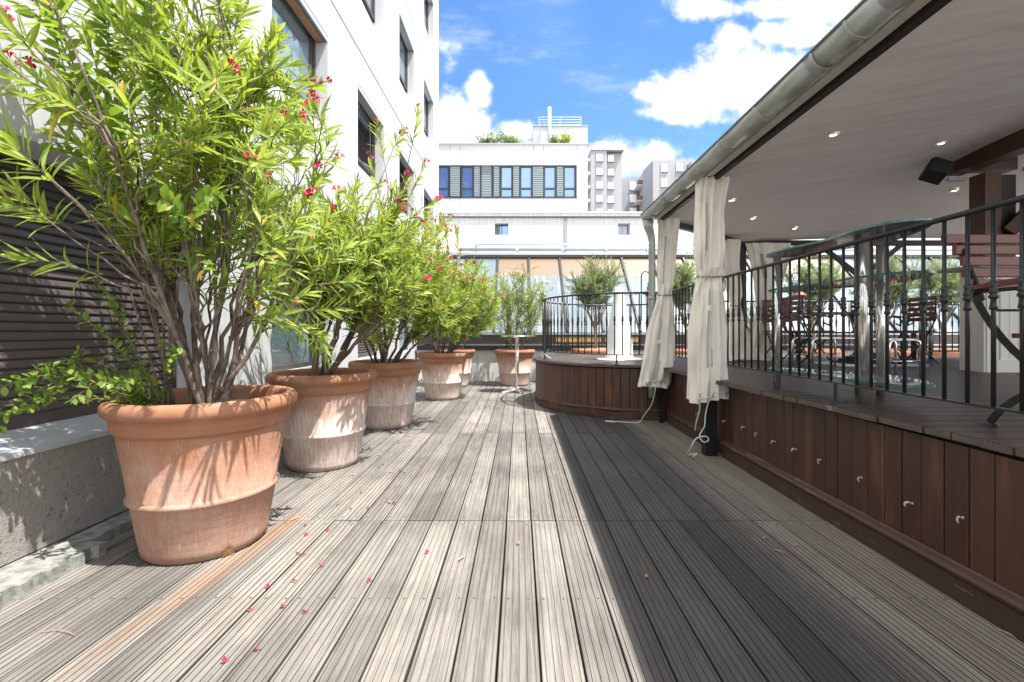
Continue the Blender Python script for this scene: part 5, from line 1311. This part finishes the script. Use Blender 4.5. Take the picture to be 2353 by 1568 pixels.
# near slatted armchair
ac = empty('slatted_armchair', (2.5, 2.2, SH), 'mahogany slatted armchair with black iron frame at the right edge of the platform', 'chair')
XL, XR = 2.255, 2.83
for s, X in ((1, XL), (-1, XR)):
    m = MB()
    # back stile, leg to the front floor, rear leg, arm rod
    m.beam((X,2.335,1.64),(X,2.22,1.34),.030,.012,(1,0,0)); 
    def flat(pts, w_, t_, mm=m):
        for i in range(len(pts)-1): mm.beam(pts[i], pts[i+1], t_, w_, (0,1,0.01))
    la = bez((X,2.27,1.40),(X,2.16,1.15),(X,1.98,1.02),7)+bez((X,1.98,1.02),(X,1.80,.92),(X,1.62,.745),6)[1:]
    for i in range(len(la)-1): m.beam(la[i], la[i+1], .010, .030, (0,.6,.8))
    lb_ = bez((X+.012*s,1.60,1.18),(X+.012*s,1.85,1.02),(X+.012*s,2.00,.93),5)+bez((X+.012*s,2.00,.93),(X+.012*s,2.14,.85),(X+.012*s,2.19,.752),6)[1:]
    for i in range(len(lb_)-1): m.beam(lb_[i], lb_[i+1], .010, .030, (0,.6,.8))
    m.lathe([(0.0001,.010),(0.028,.008),(0.034,0.0)], (X+.012*s,2.19,SH+.001), 12)
    m.build('side_frame', IRON, ac)
    m = MB(); m.tube([(X-.01,2.235,1.385),(X,2.0,1.385),(X,1.55,1.38)], .009, 8); m.lathe([(0.0001,-.016),(.011,-.011),(.016,0),(.011,.011),(.0001,.016)], (X-.01,2.245,1.385), 10); m.build('arm_bracket', IRON, ac, True)
    m = MB(); arm = bez((X,2.24,1.405),(X,1.95,1.44),(X,1.55,1.40),8)
    for i in range(8): m.beam(arm[i], arm[i+1], .05, .022)
    m.build('armrest', SLATW, ac)
m = MB(); 
for k, (z, yy, ext) in enumerate([(1.665,2.345,.055),(1.605,2.32,.02),(1.545,2.30,.0),(1.485,2.28,.01),(1.425,2.262,.0)]):
    m.box(XL-.02-ext, XR+.02+ext, yy-.012, yy+.012, z-.0235, z+.0235)
m.build('backrest', SLATW, ac, bevel=.004)
m = MB()
for k in range(6): m.box(XL+.03, XR-.03, 1.62+.085*k, 1.69+.085*k, 1.16, 1.182)
m.build('seat', SLATW, ac, bevel=.004)
m = MB()
for (yy, z) in ((2.15,1.29),(2.02,1.19),(1.9,1.07)): m.tube([(XL,yy,z),(XR,yy,z)], .006, 6)
m.build('cross_rods', IRON, ac, True)
reloc(ac)
# cream counter wall
cw = empty('counter_wall', (6.5, 5.1, SH), 'cream tongue and groove counter wall with a grey top, at the right of the platform', 'counter')
m = MB(); m.box(5.13, 9.5, 5.02, 5.30, SH, 1.885); m.box(5.105, 5.135, 5.0, 5.05, SH, 1.885)
m.build('wall', PANEL, cw)
m = MB(); x = 5.30
while x < 9.4: m.box(x, x+.093, 5.010, 5.0195, SH+.13, 1.884); x += .098
m.build('panelling', PANEL, cw)
m = MB(); m.box(5.24, 9.5, 4.995, 5.009, SH, SH+.125); m.box(5.23, 9.5, 4.988, 5.012, SH+.126, SH+.14); m.box(5.13, 5.22, 4.99, 5.018, SH, 1.884); m.build('skirting_board', PANEL, cw)
m = MB(); m.box(5.00, 9.5, 4.93, 5.45, 1.888, 1.925); m.build('counter_top', COUNTER, cw, bevel=.004)
reloc(cw)
# swan neck lanterns
def lantern(x, y, zt3, label, s=1.0):
    r = empty('lantern', (x, y, zt3-1.0), label, 'lantern', 'copper swan neck lanterns along the glass wall')
    m = MB(); pts = [(-.20*s,.0,-1.0+1.0-1.1)] 
    pts = [(-.19*s,0,-.2),( -.19*s,0,.75)]+[(-.19*s+.095*s-.095*s*math.cos(a), 0, .80+.12*math.sin(a)) for a in [math.pi*k/10 for k in range(11)]]+[(0,0,.66)]
    m.tube(pts, .013, 8, True); m.build('swan_neck', IRON, r, True)
    m = MB(); m.lathe([(0.012,.68),(.045,.66),(.055,.62),(.035,.60),(.06,.57),(.07,.54),(.05,.50),(.12,.455),(.155,.43),(.15,.40),(.10,.40),(.095,.36)], n=20); m.build('lamp_cap', COPPER, r, True)
    m = MB(); m.lathe([(.09,.40),(.092,.25),(.08,.16),(.05,.12),(.0001,.11)], n=18); m.build('glass_jar', GLASS, r, True)
    m = MB(); m.lathe([(.0001,.36),(.02,.34),(.028,.28),(.018,.22),(.0001,.2)], n=10); m.build('bulb', mat('clear bulb', (.75,.62,.4), .2), r, True)
    return r
def lan(dx, dy, Y, label):
    p = P(dx, dy, Y); lantern(p.x, p.y, p.z-.92+1.0, label)
lan(1493, 624, 10.3, 'copper lantern with a glass jar hanging beside the downpipe')
lan(1838, 627, 10.0, 'copper lantern seen through the railing left of the far chairs')
lan(2178, 645, 10.3, 'copper lantern beside the glass and chrome table at the back')
# black drainpipe between the last two pots
r = empty('drainpipe', (P(1165,0,10.7).x, 10.7, 0), 'thin black drainpipe with a small funnel against the white parapet wall', 'drainpipe')
m = MB(); m.tube([(0,0,.02),(0,0,.55)], .022, 10); m.tube([(0,0,.50),(-.01,0,.58),(-.03,0,.66),(-.03,0,.75)], [.024,.05,.075,.08], 12); m.tube([(0.0,0,.7),(0,0,2.3)], .016, 8); m.tube([(0,0,1.95),(0,0,2.2)], .035, 10); m.build('pipe', IRON, r, True)

# ================================================================== FALLEN FLOWERS AND LEAVES
def deckpt(dx, dy): 
    Y = 1.19*1046/(dy-762); return (dx-1193)/1046*Y, Y
rn = random.Random(77)
def bit(kind, x, y, label, group, s=1.0):
    m = MB(); c = Vector((0,0,.006))
    if kind == 'flower':
        flower_into(m, Vector((0,0,.010)), Vector((rn.uniform(-1,1),rn.uniform(-1,1),.5)).normalized(), .012*s, rn); m.tube([(0,0,.008),(.018*s,.008*s,.004)], .0018, 4)
        o = m.build('fallen_flower', mat('wilted petal', (.33,.015,.06), .6)); cat = 'fallen flower'
    elif kind == 'leaf':
        a = rn.random()*6.28; leaf_into(m, c, Vector((math.cos(a),math.sin(a),.06)).normalized(), Vector((0,0,1)), .062*s, .012*s, .12, .6); o = m.build('fallen_leaf', mat('straw leaf', (.36,.25,.13), .7)); cat = 'fallen leaf'
    elif kind == 'berry':
        m.lathe([(.0001,0),(.005*s,.003*s),(.008*s,.008*s),(.005*s,.013*s),(.0001,.016*s)], n=10); o = m.build('fallen_berry', mat('orange berry', (.50,.19,.09), .6)); cat = 'berry'
    elif kind == 'twig':
        m.tube([(0,0,.004),(.05,.01,.006),(.10,.0,.006),(.15,-.02,.004)], .0016, 5); m.tube([(.05,.01,.006),(.035,.035,.008)], .0012, 4); o = m.build('fallen_twig', mat('pale twig', (.33,.20,.12), .7)); cat = 'twig'
    o.location = (x, y, .001); return tag(o, label, cat, group)
LAB = [((515,1523),'crimson fallen flower on the deck, closest to the bottom edge'),((588,1498),'crimson fallen flower just behind the one closest to the bottom edge'),((698,1411),'crimson fallen flower lying over a dark board gap in the near deck'),
       ((573,1405),'brownish fallen flower lying left of the dark board gap'),((648,1397),'small brown fallen flower beside the row of screws'),((614,1352),'crimson fallen flower in the left deck above the row of screws'),((675,1339),'crimson fallen flower right of the orange stain'),
       ((736,1304),'small crimson fallen flower between the stain and the deck joint'),((697,1278),'red fallen flower in front of the first pot'),((848,1338),'small crimson fallen flower alone in the middle deck')]
for (q, l) in LAB: bit('flower', *deckpt(*q), l, 'flowers fallen on the near deck', 0.85)
for k, q in enumerate([(683,1276),(701,1210),(752,1222),(703,1232),(640,1172),(660,1168),(980,1272),(905,1160)]): bit('flower', *deckpt(*q), 'tiny crimson flower fallen on the deck near the joint behind the first pot', 'tiny flowers fallen near the first deck joint', 0.9)
def near_what(x, y):
    row_ = 'first' if y < 3.45 else 'second' if y < 4.95 else 'third' if y < 6.9 else 'fourth'
    return ('close beside' if x < -1.0 else 'in the boards well right of')+' the '+row_+' pot'
for k in range(44):
    x = rn.uniform(-1.3, -0.3); y = rn.uniform(3.0, 8.0); w_ = near_what(x, y); bit('flower', x, y, 'tiny crimson flower fallen '+w_, 'tiny flowers '+w_, .75)
for k in range(22):
    x = rn.uniform(-1.40, -0.75); y = rn.uniform(2.95, 7.5); w_ = near_what(x, y); bit('leaf', x, y, 'dry straw coloured leaf '+w_, 'dry leaves '+w_, rn.uniform(.6,1.1))
for q, l in [((1775,1265),'dry orange leaf alone on the dark right part of the deck'),((1052,1292),'dry leaf lying in a gap of the middle boards'),((900,1158),'curled dry leaf beside the second pot'),((2335,1470),'long ochre leaf at the foot of the platform skirting'),((690,1190),'long dry leaf lying on the first deck joint')]: bit('leaf', *deckpt(*q), l, None, 1.0)
for q, l in [((1191,1252),'orange berry in the middle of the deck'),((1829,1256),'orange berry right of the dry orange leaf'),((1485,1328),'orange berry on the shaded boards'),((1755,1240),'small berry close to the platform skirting')]: bit('berry', *deckpt(*q), l, None, 1.1)
x, y = deckpt(95, 1455); bit('twig', x, y, 'thin forked twig lying on the boards in the bottom left corner', None)
